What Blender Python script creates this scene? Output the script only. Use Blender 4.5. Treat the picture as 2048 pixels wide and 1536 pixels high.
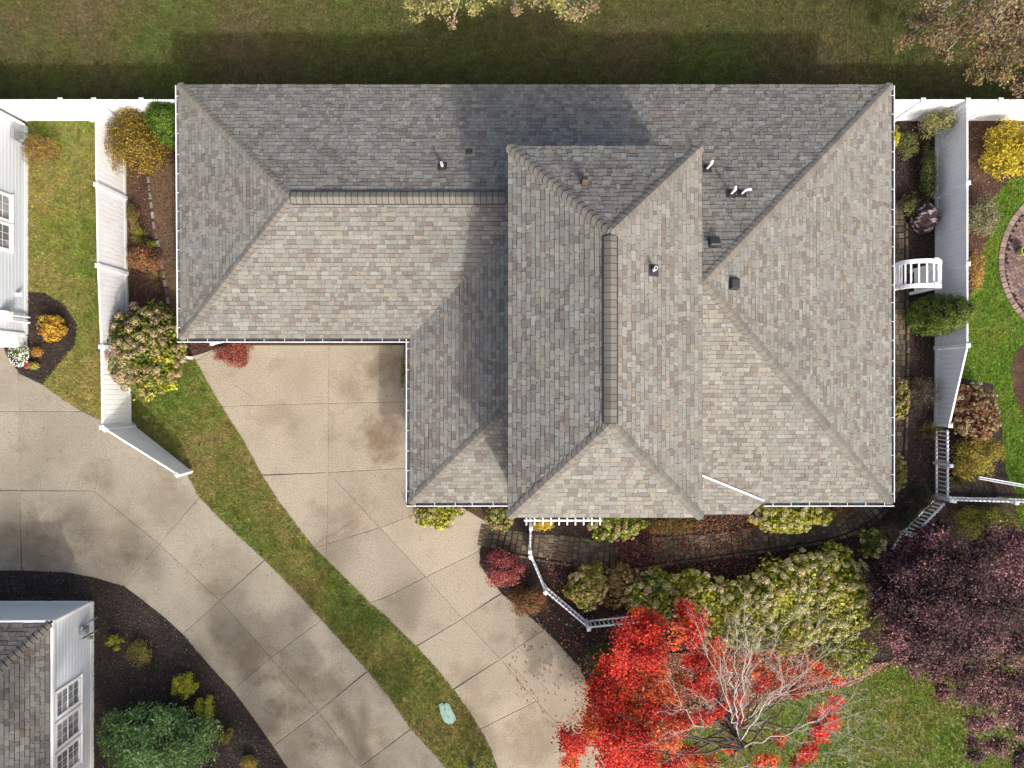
import bpy, bmesh, math, random
import numpy as np
from mathutils import Vector, Matrix
from mathutils.geometry import delaunay_2d_cdt

for o in list(bpy.data.objects):
    bpy.data.objects.remove(o)
random.seed(7)
RNG = np.random.default_rng(11)
SC = bpy.context.scene
COL = SC.collection

# ------------------------------------------------------------------ camera
CAM_H = 25.6
cd = bpy.data.cameras.new('camera')
cam = bpy.data.objects.new('camera', cd)
COL.objects.link(cam)
cam.location = (0, 0, CAM_H)
cam.rotation_euler = (0, 0, 0)
cd.sensor_width = 36.0
cd.lens = 24.0
cd.clip_end = 2000
SC.camera = cam

# ------------------------------------------------------------------ sky and sun
SUN_AZ = math.radians(25.0)      # toward the sun, measured from -Y towards +X
SUN_EL = math.radians(38.0)
w = bpy.data.worlds.new('World')
SC.world = w
w.use_nodes = True
nt = w.node_tree
bg = nt.nodes['Background']
sky = nt.nodes.new('ShaderNodeTexSky')
sky.sky_type = 'NISHITA'
sky.sun_disc = False
sky.sun_elevation = SUN_EL
sky.sun_rotation = math.pi - SUN_AZ
sky.dust_density = 7.0
sky.ozone_density = 0.5
sky.air_density = 1.0
nt.links.new(sky.outputs[0], bg.inputs[0])
bg.inputs[1].default_value = 0.15
sd = bpy.data.lights.new('sun', 'SUN')
sd.energy = 2.05
sd.angle = math.radians(2.2)
sd.color = (1.0, 0.98, 0.95)
sun = bpy.data.objects.new('sun', sd)
COL.objects.link(sun)
tosun = Vector((math.sin(SUN_AZ) * math.cos(SUN_EL), -math.cos(SUN_AZ) * math.cos(SUN_EL), math.sin(SUN_EL)))
sun.rotation_euler = tosun.to_track_quat('Z', 'Y').to_euler()
sun.location = (8, -16, 30)
SC.view_settings.view_transform = 'Standard'
SC.view_settings.look = 'None'
SC.view_settings.gamma = 1.0
SC.view_settings.exposure = 0.78

# ------------------------------------------------------------------ helpers
S0 = 2 * CAM_H * 0.75 / 2048


def K(z):
    return S0 * (CAM_H - z) / CAM_H


def P(px, py, z=0.0):
    k = K(z)
    return Vector(((px - 1024) * k, (768 - py) * k, z))


def P2(px, py, z=0.0):
    k = K(z)
    return ((px - 1024) * k, (768 - py) * k)


def poly(pts, z=0.0):
    return [P2(x, y, z) for x, y in pts]


def lin(c):
    c = c / 255.0
    return c / 12.92 if c <= 0.04045 else ((c + 0.055) / 1.055) ** 2.4


def A(r, g, b, f=0.62):
    return (lin(r) * f, lin(g) * f, lin(b) * f)


def tag(o, label=None, cat=None, group=None, kind=None):
    if label:
        o['label'] = label
    if cat:
        o['category'] = cat
    if group:
        o['group'] = group
    if kind:
        o['kind'] = kind
    return o


def link(name, me, parent=None, mat=None):
    o = bpy.data.objects.new(name, me)
    COL.objects.link(o)
    if mat is not None and me is not None and len(me.materials) == 0:
        me.materials.append(mat)
    if parent is not None:
        o.parent = parent
        o.matrix_parent_inverse = Matrix.Translation(-world_loc(parent))
    return o


def world_loc(o):
    return Vector(WLOC.get(o.name, o.location))


WLOC = {}


def thing(name, loc, label, cat, group=None):
    o = bpy.data.objects.new(name, None)
    COL.objects.link(o)
    o.location = loc
    o.empty_display_size = 0.2
    WLOC[o.name] = Vector(loc)
    tag(o, label, cat, group)
    return o


def np_mesh(name, verts, nper, cols=None, smooth=False):
    """verts (F*nper,3): every face owns its vertices"""
    verts = np.asarray(verts, dtype=np.float32).reshape(-1, 3)
    nv = len(verts)
    nf = nv // nper
    me = bpy.data.meshes.new(name)
    me.vertices.add(nv)
    me.vertices.foreach_set('co', verts.ravel())
    me.loops.add(nv)
    me.loops.foreach_set('vertex_index', np.arange(nv, dtype=np.int32))
    me.polygons.add(nf)
    me.polygons.foreach_set('loop_start', np.arange(0, nv, nper, dtype=np.int32))
    me.polygons.foreach_set('loop_total', np.full(nf, nper, dtype=np.int32))
    if cols is not None:
        at = me.attributes.new('Col', 'FLOAT_COLOR', 'FACE')
        c4 = np.ones((nf, 4), dtype=np.float32)
        c4[:, :3] = cols
        at.data.foreach_set('color', c4.ravel())
    me.update(calc_edges=True)
    return me


class MB:
    """collects faces with shared verts and an optional face colour"""

    def __init__(self):
        self.v = []
        self.f = []
        self.c = []

    def add(self, vs, fs, col=(1, 1, 1)):
        n = len(self.v)
        self.v += [tuple(x) for x in vs]
        self.f += [tuple(i + n for i in q) for q in fs]
        self.c += [col] * len(fs)

    def box(self, c, s, rz=0.0, col=(1, 1, 1), rx=0.0):
        hx, hy, hz = s[0] / 2, s[1] / 2, s[2] / 2
        m = Matrix.Translation(Vector(c)) @ Matrix.Rotation(rz, 4, 'Z') @ Matrix.Rotation(rx, 4, 'X')
        vs = [m @ Vector((x, y, z)) for z in (-hz, hz) for x, y in ((-hx, -hy), (hx, -hy), (hx, hy), (-hx, hy))]
        self.add(vs, [(3, 2, 1, 0), (4, 5, 6, 7), (0, 1, 5, 4), (1, 2, 6, 5), (2, 3, 7, 6), (3, 0, 4, 7)], col)

    def bar(self, a, b, wd, h, col=(1, 1, 1), up=(0, 0, 1)):
        """box from a to b with width wd (sideways) and height h (along up)"""
        a = Vector(a)
        b = Vector(b)
        d = (b - a).normalized()
        up = Vector(up)
        s = d.cross(up)
        if s.length < 1e-4:
            s = d.cross(Vector((1, 0, 0)))
        s.normalize()
        u = s.cross(d).normalized()
        vs = []
        for p in (a, b):
            for i, j in ((-1, -1), (1, -1), (1, 1), (-1, 1)):
                vs.append(p + s * (i * wd / 2) + u * (j * h / 2))
        self.add(vs, [(3, 2, 1, 0), (4, 5, 6, 7), (0, 1, 5, 4), (1, 2, 6, 5), (2, 3, 7, 6), (3, 0, 4, 7)], col)

    def tube(self, a, b, r0, r1, n=8, col=(1, 1, 1), cap=True):
        a = Vector(a)
        b = Vector(b)
        d = (b - a)
        if d.length < 1e-6:
            return
        d.normalize()
        s = d.orthogonal().normalized()
        t = d.cross(s)
        vs = []
        for p, r in ((a, r0), (b, r1)):
            for i in range(n):
                an = 2 * math.pi * i / n
                vs.append(p + s * (math.cos(an) * r) + t * (math.sin(an) * r))
        fs = [(i, (i + 1) % n, n + (i + 1) % n, n + i) for i in range(n)]
        if cap:
            fs.append(tuple(range(n, 2 * n)))
            fs.append(tuple(reversed(range(n))))
        self.add(vs, fs, col)

    def mesh(self, name, smooth=False):
        me = bpy.data.meshes.new(name)
        me.from_pydata(self.v, [], self.f)
        at = me.attributes.new('Col', 'FLOAT_COLOR', 'FACE')
        c4 = np.ones((len(self.f), 4), dtype=np.float32)
        if self.c:
            c4[:, :3] = np.array(self.c, dtype=np.float32)
        at.data.foreach_set('color', c4.ravel())
        if smooth:
            me.polygons.foreach_set('use_smooth', np.ones(len(self.f), dtype=bool))
        me.update()
        return me

    def build(self, name, mat, parent=None, smooth=False):
        return link(name, self.mesh(name, smooth), parent, mat)


# ------------------------------------------------------------------ materials
MATS = {}


def mat(name, base=(0.5, 0.5, 0.5), rough=0.8, attr=False, var=(), bump=(), transl=0.0, spec=0.3, metal=0.0, rnd=0.0, spots=()):
    """var: (scale, colour, lo, hi, strength, detail[, (sx,sy,sz)]) layers mixed over the base; bump: (scale, strength, distance)"""
    if name in MATS:
        return MATS[name]
    m = bpy.data.materials.new(name)
    m.use_nodes = True
    t = m.node_tree
    b = t.nodes['Principled BSDF']
    b.inputs['Roughness'].default_value = rough
    b.inputs['Specular IOR Level'].default_value = spec
    b.inputs['Metallic'].default_value = metal
    geo = t.nodes.new('ShaderNodeNewGeometry')
    if attr:
        an = t.nodes.new('ShaderNodeAttribute')
        an.attribute_name = 'Col'
        cur = an.outputs['Color']
    else:
        rgb = t.nodes.new('ShaderNodeRGB')
        rgb.outputs[0].default_value = (*base, 1)
        cur = rgb.outputs[0]
    for L in var:
        sc, c2, lo, hi, st, det = L[:6]
        n = t.nodes.new('ShaderNodeTexNoise')
        n.inputs['Scale'].default_value = sc
        n.inputs['Detail'].default_value = det
        n.inputs['Roughness'].default_value = 0.6
        if len(L) > 6:
            vm = t.nodes.new('ShaderNodeVectorMath')
            vm.operation = 'MULTIPLY'
            vm.inputs[1].default_value = L[6]
            t.links.new(geo.outputs['Position'], vm.inputs[0])
            t.links.new(vm.outputs[0], n.inputs['Vector'])
        else:
            t.links.new(geo.outputs['Position'], n.inputs['Vector'])
        mr = t.nodes.new('ShaderNodeMapRange')
        mr.inputs['From Min'].default_value = lo
        mr.inputs['From Max'].default_value = hi
        mr.inputs['To Max'].default_value = st
        t.links.new(n.outputs['Fac'], mr.inputs['Value'])
        mx = t.nodes.new('ShaderNodeMix')
        mx.data_type = 'RGBA'
        t.links.new(mr.outputs[0], mx.inputs['Factor'])
        t.links.new(cur, mx.inputs['A'])
        if isinstance(c2, (int, float)):
            sc2 = t.nodes.new('ShaderNodeMix')
            sc2.data_type = 'RGBA'
            sc2.blend_type = 'MULTIPLY'
            sc2.inputs['Factor'].default_value = 1.0
            t.links.new(cur, sc2.inputs['A'])
            sc2.inputs['B'].default_value = (c2, c2, c2, 1)
            t.links.new(sc2.outputs['Result'], mx.inputs['B'])
        else:
            mx.inputs['B'].default_value = (*c2, 1)
        cur = mx.outputs['Result']
    for sx, sy, sr, sc_, st in spots:
        # darker brown patches with ragged outlines
        dn = t.nodes.new('ShaderNodeVectorMath')
        dn.operation = 'DISTANCE'
        dn.inputs[1].default_value = (sx, sy, .034)
        t.links.new(geo.outputs['Position'], dn.inputs[0])
        n = t.nodes.new('ShaderNodeTexNoise')
        n.inputs['Scale'].default_value = 1.3
        n.inputs['Detail'].default_value = 7
        n.inputs['Roughness'].default_value = .65
        t.links.new(geo.outputs['Position'], n.inputs['Vector'])
        m1 = t.nodes.new('ShaderNodeMath')
        m1.operation = 'MULTIPLY_ADD'
        m1.inputs[1].default_value = sr * 2.6
        t.links.new(n.outputs['Fac'], m1.inputs[0])
        t.links.new(dn.outputs['Value'], m1.inputs[2])
        mr = t.nodes.new('ShaderNodeMapRange')
        mr.interpolation_type = 'SMOOTHSTEP'
        mr.inputs['From Min'].default_value = sr * 2.35
        mr.inputs['From Max'].default_value = sr * 1.35
        mr.inputs['To Max'].default_value = st
        t.links.new(m1.outputs[0], mr.inputs['Value'])
        mx = t.nodes.new('ShaderNodeMix')
        mx.data_type = 'RGBA'
        t.links.new(mr.outputs[0], mx.inputs['Factor'])
        t.links.new(cur, mx.inputs['A'])
        mu = t.nodes.new('ShaderNodeMix')
        mu.data_type = 'RGBA'
        mu.blend_type = 'MULTIPLY'
        mu.inputs['Factor'].default_value = 1.0
        t.links.new(cur, mu.inputs['A'])
        mu.inputs['B'].default_value = (*sc_, 1)
        t.links.new(mu.outputs['Result'], mx.inputs['B'])
        cur = mx.outputs['Result']
    if rnd > 0:
        oi = t.nodes.new('ShaderNodeObjectInfo')
        mr = t.nodes.new('ShaderNodeMapRange')
        mr.inputs['To Min'].default_value = 1 - rnd
        mr.inputs['To Max'].default_value = 1 + rnd
        t.links.new(oi.outputs['Random'], mr.inputs['Value'])
        vm = t.nodes.new('ShaderNodeVectorMath')
        vm.operation = 'SCALE'
        t.links.new(cur, vm.inputs[0])
        t.links.new(mr.outputs[0], vm.inputs['Scale'])
        cur = vm.outputs[0]
    t.links.new(cur, b.inputs['Base Color'])
    prev = None
    for sc, st, dist in bump:
        n = t.nodes.new('ShaderNodeTexNoise')
        n.inputs['Scale'].default_value = sc
        n.inputs['Detail'].default_value = 4
        t.links.new(geo.outputs['Position'], n.inputs['Vector'])
        bp = t.nodes.new('ShaderNodeBump')
        bp.inputs['Strength'].default_value = st
        bp.inputs['Distance'].default_value = dist
        t.links.new(n.outputs['Fac'], bp.inputs['Height'])
        if prev is not None:
            t.links.new(prev, bp.inputs['Normal'])
        prev = bp.outputs[0]
    if prev is not None:
        t.links.new(prev, b.inputs['Normal'])
    if transl > 0:
        tr = t.nodes.new('ShaderNodeBsdfTranslucent')
        t.links.new(cur, tr.inputs['Color'])
        ms = t.nodes.new('ShaderNodeMixShader')
        ms.inputs[0].default_value = transl
        t.links.new(b.outputs[0], ms.inputs[1])
        t.links.new(tr.outputs[0], ms.inputs[2])
        t.links.new(ms.outputs[0], t.nodes['Material Output'].inputs['Surface'])
    MATS[name] = m
    return m


M_SOIL = mat('soil', A(95, 75, 58), 0.95, var=[(6, 0.55, .4, .7, 1, 5)], bump=[(30, .5, .03)])
M_LAWN_N = mat('lawn_olive', A(106, 106, 60), 0.95, var=[(.45, A(130, 116, 84), .48, .7, .7, 4), (.8, A(112, 130, 66), .5, .68, .9, 4), (9, 0.6, .4, .7, .9, 5)], bump=[(40, .6, .04)])
M_LAWN = mat('lawn_green', A(158, 152, 88), 0.95, var=[(.5, A(182, 162, 116), .48, .62, .9, 4), (.9, A(126, 148, 66), .5, .65, .9, 4), (9, 0.65, .4, .7, .9, 5)], bump=[(40, .6, .04)])
M_LAWN_R = mat('lawn_lush', A(114, 144, 52), 0.95, var=[(.7, A(152, 150, 78), .5, .68, .8, 4), (9, 0.6, .4, .7, .8, 5)], bump=[(40, .6, .04)])
M_BLADE = mat('grass_blade', attr=True, rough=0.7, transl=0.3, spec=0.2)
M_MULCH_B = mat('mulch_black', A(66, 58, 54), 0.95, var=[(14, 0.45, .4, .65, 1, 6), (1.2, A(92, 78, 64), .5, .7, .6, 4)], bump=[(26, .9, .05), (70, .6, .02)])
M_MULCH_R = mat('mulch_brown', A(98, 70, 60), 0.95, var=[(14, 0.45, .4, .65, 1, 6), (1.0, A(112, 92, 66), .48, .65, .8, 4)], bump=[(26, .9, .05), (70, .6, .02)])
M_DIRT = mat('dirt_path', A(128, 104, 76), 0.95, var=[(12, 0.6, .4, .65, .9, 6), (1.4, A(96, 84, 60), .45, .65, .8, 4)], bump=[(40, .6, .02)])
M_CHIP = mat('bark_chip', attr=True, rough=0.9)
M_JOINT = mat('joint_sand', A(64, 56, 46), 0.95, var=[(20, 0.6, .4, .65, 1, 4)])
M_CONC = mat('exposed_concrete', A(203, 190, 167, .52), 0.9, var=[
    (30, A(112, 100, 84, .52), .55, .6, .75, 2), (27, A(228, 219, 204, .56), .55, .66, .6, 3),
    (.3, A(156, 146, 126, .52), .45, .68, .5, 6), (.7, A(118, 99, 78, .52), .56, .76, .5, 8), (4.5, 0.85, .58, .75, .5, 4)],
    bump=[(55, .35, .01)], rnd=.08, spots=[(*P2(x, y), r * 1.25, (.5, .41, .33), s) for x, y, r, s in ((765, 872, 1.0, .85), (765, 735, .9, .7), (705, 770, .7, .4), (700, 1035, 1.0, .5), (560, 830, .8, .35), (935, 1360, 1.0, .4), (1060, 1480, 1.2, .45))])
M_CONC2 = mat('worn_concrete', A(198, 188, 167, .51), 0.9, var=[
    (30, A(110, 98, 84, .52), .55, .6, .75, 2), (27, A(222, 214, 200, .56), .55, .66, .6, 3),
    (.25, A(146, 136, 118, .52), .42, .66, .55, 6), (.75, A(112, 98, 80, .52), .54, .74, .5, 8), (4.5, 0.72, .58, .75, .6, 4)],
    bump=[(55, .35, .01)], rnd=.08, spots=[(*P2(x, y), r * 1.2, (.58, .51, .43), s) for x, y, r, s in ((610, 1370, 1.6, .7), (500, 1310, 1.4, .6), (80, 1095, 1.6, .65), (710, 1470, 1.6, .6), (430, 1140, 1.3, .4), (230, 1080, 1.3, .5), (330, 1010, 1.0, .35), (560, 1470, 1.2, .5))])
M_PAVER = mat('paver', attr=True, rough=0.9, var=[(30, 0.65, .45, .65, .8, 4), (2.0, A(78, 82, 58), .52, .68, .5, 4)], bump=[(40, .4, .01)])
M_SHING = mat('shingle', attr=True, rough=0.95, var=[(70, 0.7, .45, .62, .6, 2), (35, 1.22, .5, .65, .6, 2), (.5, 0.88, .45, .65, .8, 4)], bump=[(90, .4, .006)], spec=0.15)
M_DECK = mat('roof_deck', A(70, 66, 62), 0.95)
M_WHITE = mat('white_vinyl', (0.82, 0.83, 0.85), 0.45, var=[(3, 0.93, .45, .7, .7, 4), (.9, (0.62, 0.64, 0.58), .5, .75, .5, 5)], spec=0.4)
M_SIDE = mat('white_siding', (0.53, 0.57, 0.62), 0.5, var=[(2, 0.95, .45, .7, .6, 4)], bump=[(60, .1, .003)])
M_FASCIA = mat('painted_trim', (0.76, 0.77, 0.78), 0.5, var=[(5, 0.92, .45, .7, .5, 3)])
M_BLACK = mat('black_plastic', (0.03, 0.032, 0.036), 0.55, var=[(20, 1.6, .5, .7, .5, 3)])
M_GUTIN = mat('gutter_inside_shade', (0.2, 0.205, 0.22), 0.6, var=[(6, 0.5, .4, .65, .9, 4)])  # dark grey paints the shade inside the white gutter
M_PIPE = mat('white_pipe', (0.8, 0.8, 0.78), 0.4, var=[(12, 0.85, .5, .7, .6, 3)])
M_BROWNV = mat('brown_vent', A(100, 84, 76), 0.7, var=[(12, 0.8, .5, .7, .6, 3)])
M_GLASS = mat('window_glass', (0.13, 0.14, 0.15), 0.08, spec=0.6, var=[(1.5, (0.3, 0.31, 0.32), .45, .62, 1, 2)])
M_METAL = mat('grey_metal', (0.35, 0.37, 0.39), 0.45, metal=0.5, var=[(14, 0.7, .45, .7, .7, 4)])
M_LEAF = mat('leaf', attr=True, rough=0.6, transl=0.28, spec=0.25)
M_PETAL = mat('dried_petal', attr=True, rough=0.8, transl=0.2, spec=0.15)
M_BARK = mat('bark', A(112, 98, 86), 0.9, var=[(12, 0.6, .4, .65, .9, 5, (1, 1, .3))], bump=[(30, .6, .02)])
M_BARKL = mat('pale_bark', A(208, 200, 190, .78), 0.85, var=[(9, 0.6, .45, .65, .8, 5)], bump=[(30, .4, .01)])
M_TWIG = mat('twig', attr=True, rough=0.9)
M_ROCK = mat('red_banded_rock', A(84, 64, 62), 0.75, var=[(1.7, A(56, 38, 40), .42, .52, 1, 3, (1, 2.2, 1.4)), (2.6, A(196, 190, 192), .55, .6, .95, 3, (1, 2.0, 1.2)), (20, 0.7, .5, .7, .6, 4)], bump=[(9, .7, .05)])
M_EDGE = mat('edging_stone', attr=True, rough=0.9, var=[(18, 0.65, .45, .65, .8, 4)], bump=[(25, .5, .02)])
M_TEAL = mat('pale_green_cover', A(150, 186, 172), 0.6, var=[(7, A(180, 205, 196), .5, .65, .7, 4), (16, 0.6, .6, .7, .6, 4)])
M_BRICK = mat('patio_brick', attr=True, rough=0.85, var=[(26, 0.7, .45, .65, .7, 4)], bump=[(40, .4, .01)])
M_ASPH = mat('asphalt', (0.05, 0.05, 0.052), 0.9, var=[(40, 0.6, .45, .65, .8, 4)], bump=[(60, .4, .01)])


# ------------------------------------------------------------------ sheets, slabs, scatter
def sheet(name, pts, z, m, kind='structure', parent=None):
    me = bpy.data.meshes.new(name)
    me.from_pydata([(x, y, z) for x, y in pts], [], [tuple(range(len(pts)))])
    me.update()
    if me.polygons[0].normal.z < 0:
        me.flip_normals()
    o = link(name, me, parent, m)
    if kind and parent is None:
        o['kind'] = kind
    return o


def inside(px, py, pl):
    r = np.zeros(len(px), dtype=bool)
    n = len(pl)
    for i in range(n):
        x0, y0 = pl[i]
        x1, y1 = pl[(i + 1) % n]
        if y0 == y1:
            continue
        c = ((y0 > py) != (y1 > py)) & (px < (x1 - x0) * (py - y0) / (y1 - y0) + x0)
        r ^= c
    return r


def scatter_xy(pl, dens, excl=()):
    xs = [p[0] for p in pl]
    ys = [p[1] for p in pl]
    n = int((max(xs) - min(xs)) * (max(ys) - min(ys)) * dens)
    x = RNG.uniform(min(xs), max(xs), n)
    y = RNG.uniform(min(ys), max(ys), n)
    k = inside(x, y, pl)
    jx, jy = x + RNG.normal(size=n) * .045, y + RNG.normal(size=n) * .045
    for e in excl:
        k &= ~inside(jx, jy, e)
    return x[k], y[k]


def vnoise(x, y, s, seed):
    r = np.random.default_rng(seed)
    v = np.zeros(len(x))
    for i in range(9):
        a = r.uniform(0, 2 * math.pi)
        f = s * r.uniform(0.5, 2.2)
        v += np.sin((x * math.cos(a) + y * math.sin(a)) * f + r.uniform(0, 6.28) + 1.3 * np.sin((y * math.cos(a) - x * math.sin(a)) * f * .7 + i))
    return v / 5.0


def unit(v):
    return v / np.maximum(np.linalg.norm(v, axis=1, keepdims=True), 1e-9)


def leaf_quads(c, nrm, L, W, fold=0.0):
    """rhombic leaves: c (n,3), nrm (n,3), L and W (n,)"""
    n = len(c)
    t = unit(np.cross(nrm, RNG.normal(size=(n, 3))))
    b = np.cross(nrm, t)
    L = np.broadcast_to(L, (n,))[:, None]
    W = np.broadcast_to(W, (n,))[:, None]
    v = np.stack([c - t * L * .5, c - b * W * .5 + nrm * fold * W, c + t * L * .5, c + b * W * .5 + nrm * fold * W], axis=1)
    return v.reshape(-1, 3)


def pick(pal, n, jit=0.16):
    pal = np.array(pal)
    c = pal[RNG.integers(0, len(pal), n)]
    c = c * (1 + RNG.normal(size=(n, 1)) * jit) * (1 + RNG.normal(size=(n, 3)) * jit * .25)
    return np.clip(c, 0.004, 0.9)


def grass(name, pl, dens, pal, label, excl=(), h=(.04, .085)):
    x, y = scatter_xy(pl, dens, excl)
    n = len(x)
    pal = np.array(pal)
    nv = vnoise(x, y, .9, 3) + .5 * vnoise(x, y, 3.1, 5)
    idx = np.clip(((nv + 1.3) / 2.6 * len(pal) + RNG.normal(size=n) * .6).astype(int), 0, len(pal) - 1)
    col = pal[idx] * 2.3 * (1 + RNG.normal(size=(n, 1)) * .22)
    col = col * (1 + .22 * vnoise(x, y, 7.0, 8) + .15 * vnoise(x, y, 16.0, 9))[:, None]
    out = []
    cols = []
    for b in range(3):
        a = RNG.uniform(0, 6.283, n)
        hh = RNG.uniform(h[0], h[1], n)
        lean = RNG.uniform(.35, 1.1, n) * hh
        wd = RNG.uniform(.008, .015, n)
        ox = x + RNG.normal(size=n) * .02
        oy = y + RNG.normal(size=n) * .02
        z = np.full(n, .005)
        p0 = np.stack([ox - np.sin(a) * wd, oy + np.cos(a) * wd, z], 1)
        p1 = np.stack([ox + np.sin(a) * wd, oy - np.cos(a) * wd, z], 1)
        p2 = np.stack([ox + np.cos(a) * lean, oy + np.sin(a) * lean, hh], 1)
        out.append(np.stack([p0, p1, p2], 1).reshape(-1, 3))
        cols.append(col * (1 + RNG.normal(size=(n, 1)) * .12))
    me = np_mesh(name, np.concatenate(out), 3, np.clip(np.concatenate(cols), .004, .8))
    o = link(name, me, None, M_BLADE)
    tag(o, label, 'grass', None, 'stuff')
    return o


def chips(name, pl, dens, pal, label, z=.035, size=(.03, .085), excl=(), cat='mulch'):
    x, y = scatter_xy(pl, dens, excl)
    n = len(x)
    c = np.stack([x, y, z + RNG.uniform(0, .02, n)], 1)
    nr = unit(np.stack([RNG.normal(size=n) * .5, RNG.normal(size=n) * .5, np.ones(n)], 1))
    L = RNG.uniform(size[0], size[1], n)
    o = link(name, np_mesh(name, leaf_quads(c, nr, L, L * RNG.uniform(.3, .7, n)), 4, pick(pal, n, .25)), None, M_CHIP)
    tag(o, label, cat, None, 'stuff')
    return o


def slabs(parent, outline, lines, z0, z1, m, name='concrete_slab', gap=.024):
    vs = []
    es = []

    def addpl(pts, closed):
        i0 = len(vs)
        vs.extend(Vector(p) for p in pts)
        n = len(pts)
        for i in range(n if closed else n - 1):
            es.append((i0 + i, i0 + (i + 1) % n))
    addpl(outline, True)
    for l in lines:
        addpl(l, False)
    ov, oe, of, ove, oee, ofe = delaunay_2d_cdt(vs, es, [], 0, 1e-4)
    cons = set()
    for e, src in zip(oe, oee):
        if src:
            cons.add(tuple(sorted(e)))
    emap = {}
    for fi, f in enumerate(of):
        for i in range(len(f)):
            emap.setdefault(tuple(sorted((f[i], f[(i + 1) % len(f)]))), []).append(fi)
    seen = set()
    ol = list(outline)
    for fi in range(len(of)):
        if fi in seen:
            continue
        st = [fi]
        seen.add(fi)
        reg = []
        while st:
            q = st.pop()
            reg.append(q)
            f = of[q]
            for i in range(len(f)):
                e = tuple(sorted((f[i], f[(i + 1) % len(f)])))
                if e in cons:
                    continue
                for r in emap[e]:
                    if r not in seen:
                        seen.add(r)
                        st.append(r)
        cx = np.array([sum(ov[i].x for i in of[q]) / len(of[q]) for q in reg])
        cy = np.array([sum(ov[i].y for i in of[q]) / len(of[q]) for q in reg])
        if not inside(cx[:1], cy[:1], ol)[0]:
            continue
        bm = bmesh.new()
        mp = {}
        for q in reg:
            for i in of[q]:
                if i not in mp:
                    mp[i] = bm.verts.new((ov[i].x, ov[i].y, z1))
            try:
                bm.faces.new([mp[i] for i in of[q]])
            except ValueError:
                pass
        bmesh.ops.recalc_face_normals(bm, faces=bm.faces[:])
        if sum(f.normal.z for f in bm.faces) < 0:
            bmesh.ops.reverse_faces(bm, faces=bm.faces[:])
        ar = sum(f.calc_area() for f in bm.faces)
        if ar < .05:
            bm.free()
            continue
        r = bmesh.ops.inset_region(bm, faces=bm.faces[:], thickness=gap, use_even_offset=True, use_boundary=True)
        for f in r['faces']:
            for v in f.verts:
                if any(e.is_boundary for e in v.link_edges):
                    v.co.z = z0
        me = bpy.data.meshes.new(name)
        bm.to_mesh(me)
        bm.free()
        link(name, me, parent, m)

# ================================================================== THE SETTING
sheet('ground', [(-150, -150), (150, -150), (150, 150), (-150, 150)], 0.0, M_SOIL)

DRIVE = poly([(455, 690), (385, 712), (392, 722), (441, 809), (490, 885), (524, 950), (560, 1005), (628, 1094), (690, 1155), (738, 1203),
              (775, 1235), (833, 1292), (870, 1332), (907, 1378), (937, 1420), (960, 1457), (980, 1494), (995, 1536), (1005, 1580), (1010, 1660),
              (1330, 1660), (1280, 1560), (1235, 1480), (1190, 1400), (1160, 1335), (1120, 1290), (1088, 1257), (1040, 1215), (1003, 1186),
              (975, 1150), (960, 1130), (960, 1098), (985, 1050), (900, 1000), (862, 990), (862, 690)])
DRIVE2 = poly([(-260, 672), (0, 680), (18, 715), (40, 747), (85, 768), (130, 800), (165, 822), (200, 838), (265, 856), (374, 946), (400, 994), (455, 1050),
               (530, 1119), (600, 1190), (648, 1243), (736, 1341), (780, 1395), (822, 1456), (895, 1536), (960, 1620), (620, 1620), (575, 1536), (550, 1497),
               (510, 1440), (466, 1380), (430, 1343), (390, 1297), (366, 1268), (330, 1235), (280, 1195), (248, 1172), (190, 1155), (138, 1145), (44, 1141), (-260, 1141)])
LAWN_N = [(-45, 10.0), (45, 10.0), (45, 45), (-45, 45)]
LAWN_L = poly([(56, 236), (252, 236), (266, 845), (262, 858), (200, 842), (165, 825), (130, 803), (80, 770), (150, 690), (155, 650), (130, 610), (90, 586), (56, 583)])
LAWN_S = poly([(262, 842), (262, 752), (330, 732), (383, 712), (395, 722), (445, 809), (494, 885), (528, 950), (564, 1005), (632, 1094), (694, 1155), (742, 1203),
               (779, 1235), (837, 1292), (874, 1332), (911, 1378), (941, 1420), (964, 1457), (984, 1494), (999, 1536), (1010, 1600), (940, 1600), (891, 1538), (820, 1459),
               (732, 1343), (646, 1246), (598, 1192), (528, 1121), (452, 1052), (397, 996), (374, 950)])
LAWN_R = poly([(2400, 340), (2020, 355), (1990, 390), (1985, 450), (1968, 490), (1955, 560), (1934, 600), (1930, 690), (1915, 760), (1985, 770), (2003, 850), (2010, 940),
               (2030, 985), (2400, 1000)])
LAWN_B = poly([(1240, 1490), (1430, 1430), (1560, 1392), (1700, 1365), (1790, 1325), (1850, 1305), (2400, 1290), (2400, 1800), (1330, 1800), (1300, 1600)])
BED_L = poly([(250, 240), (480, 240), (480, 690), (385, 713), (330, 735), (260, 762)])
BED_N = poly([(56, 583), (90, 586), (130, 610), (155, 650), (150, 690), (85, 770), (38, 748), (15, 715), (-10, 672), (56, 668)])
BED_SW = poly([(-260, 1137), (44, 1138), (138, 1141), (190, 1151), (248, 1168), (280, 1191), (330, 1231), (366, 1264), (390, 1293), (430, 1339), (466, 1376), (510, 1436),
               (550, 1493), (575, 1532), (640, 1640), (640, 1800), (-260, 1800)])
BED_F = poly([(830, 990), (835, 1030), (920, 1035), (950, 1010), (1000, 1030), (990, 1060), (960, 1096), (958, 1132), (975, 1153), (1003, 1189), (1040, 1218), (1088, 1260),
              (1120, 1293), (1160, 1338), (1190, 1403), (1240, 1488), (1430, 1432), (1560, 1394), (1700, 1367), (1790, 1327), (1850, 1307), (2400, 1292), (2400, 1060),
              (2035, 1060), (2030, 1005), (1910, 1000), (1905, 940), (1890, 870), (1872, 860), (1872, 240), (1740, 240), (1740, 950), (1500, 980)])
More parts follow.
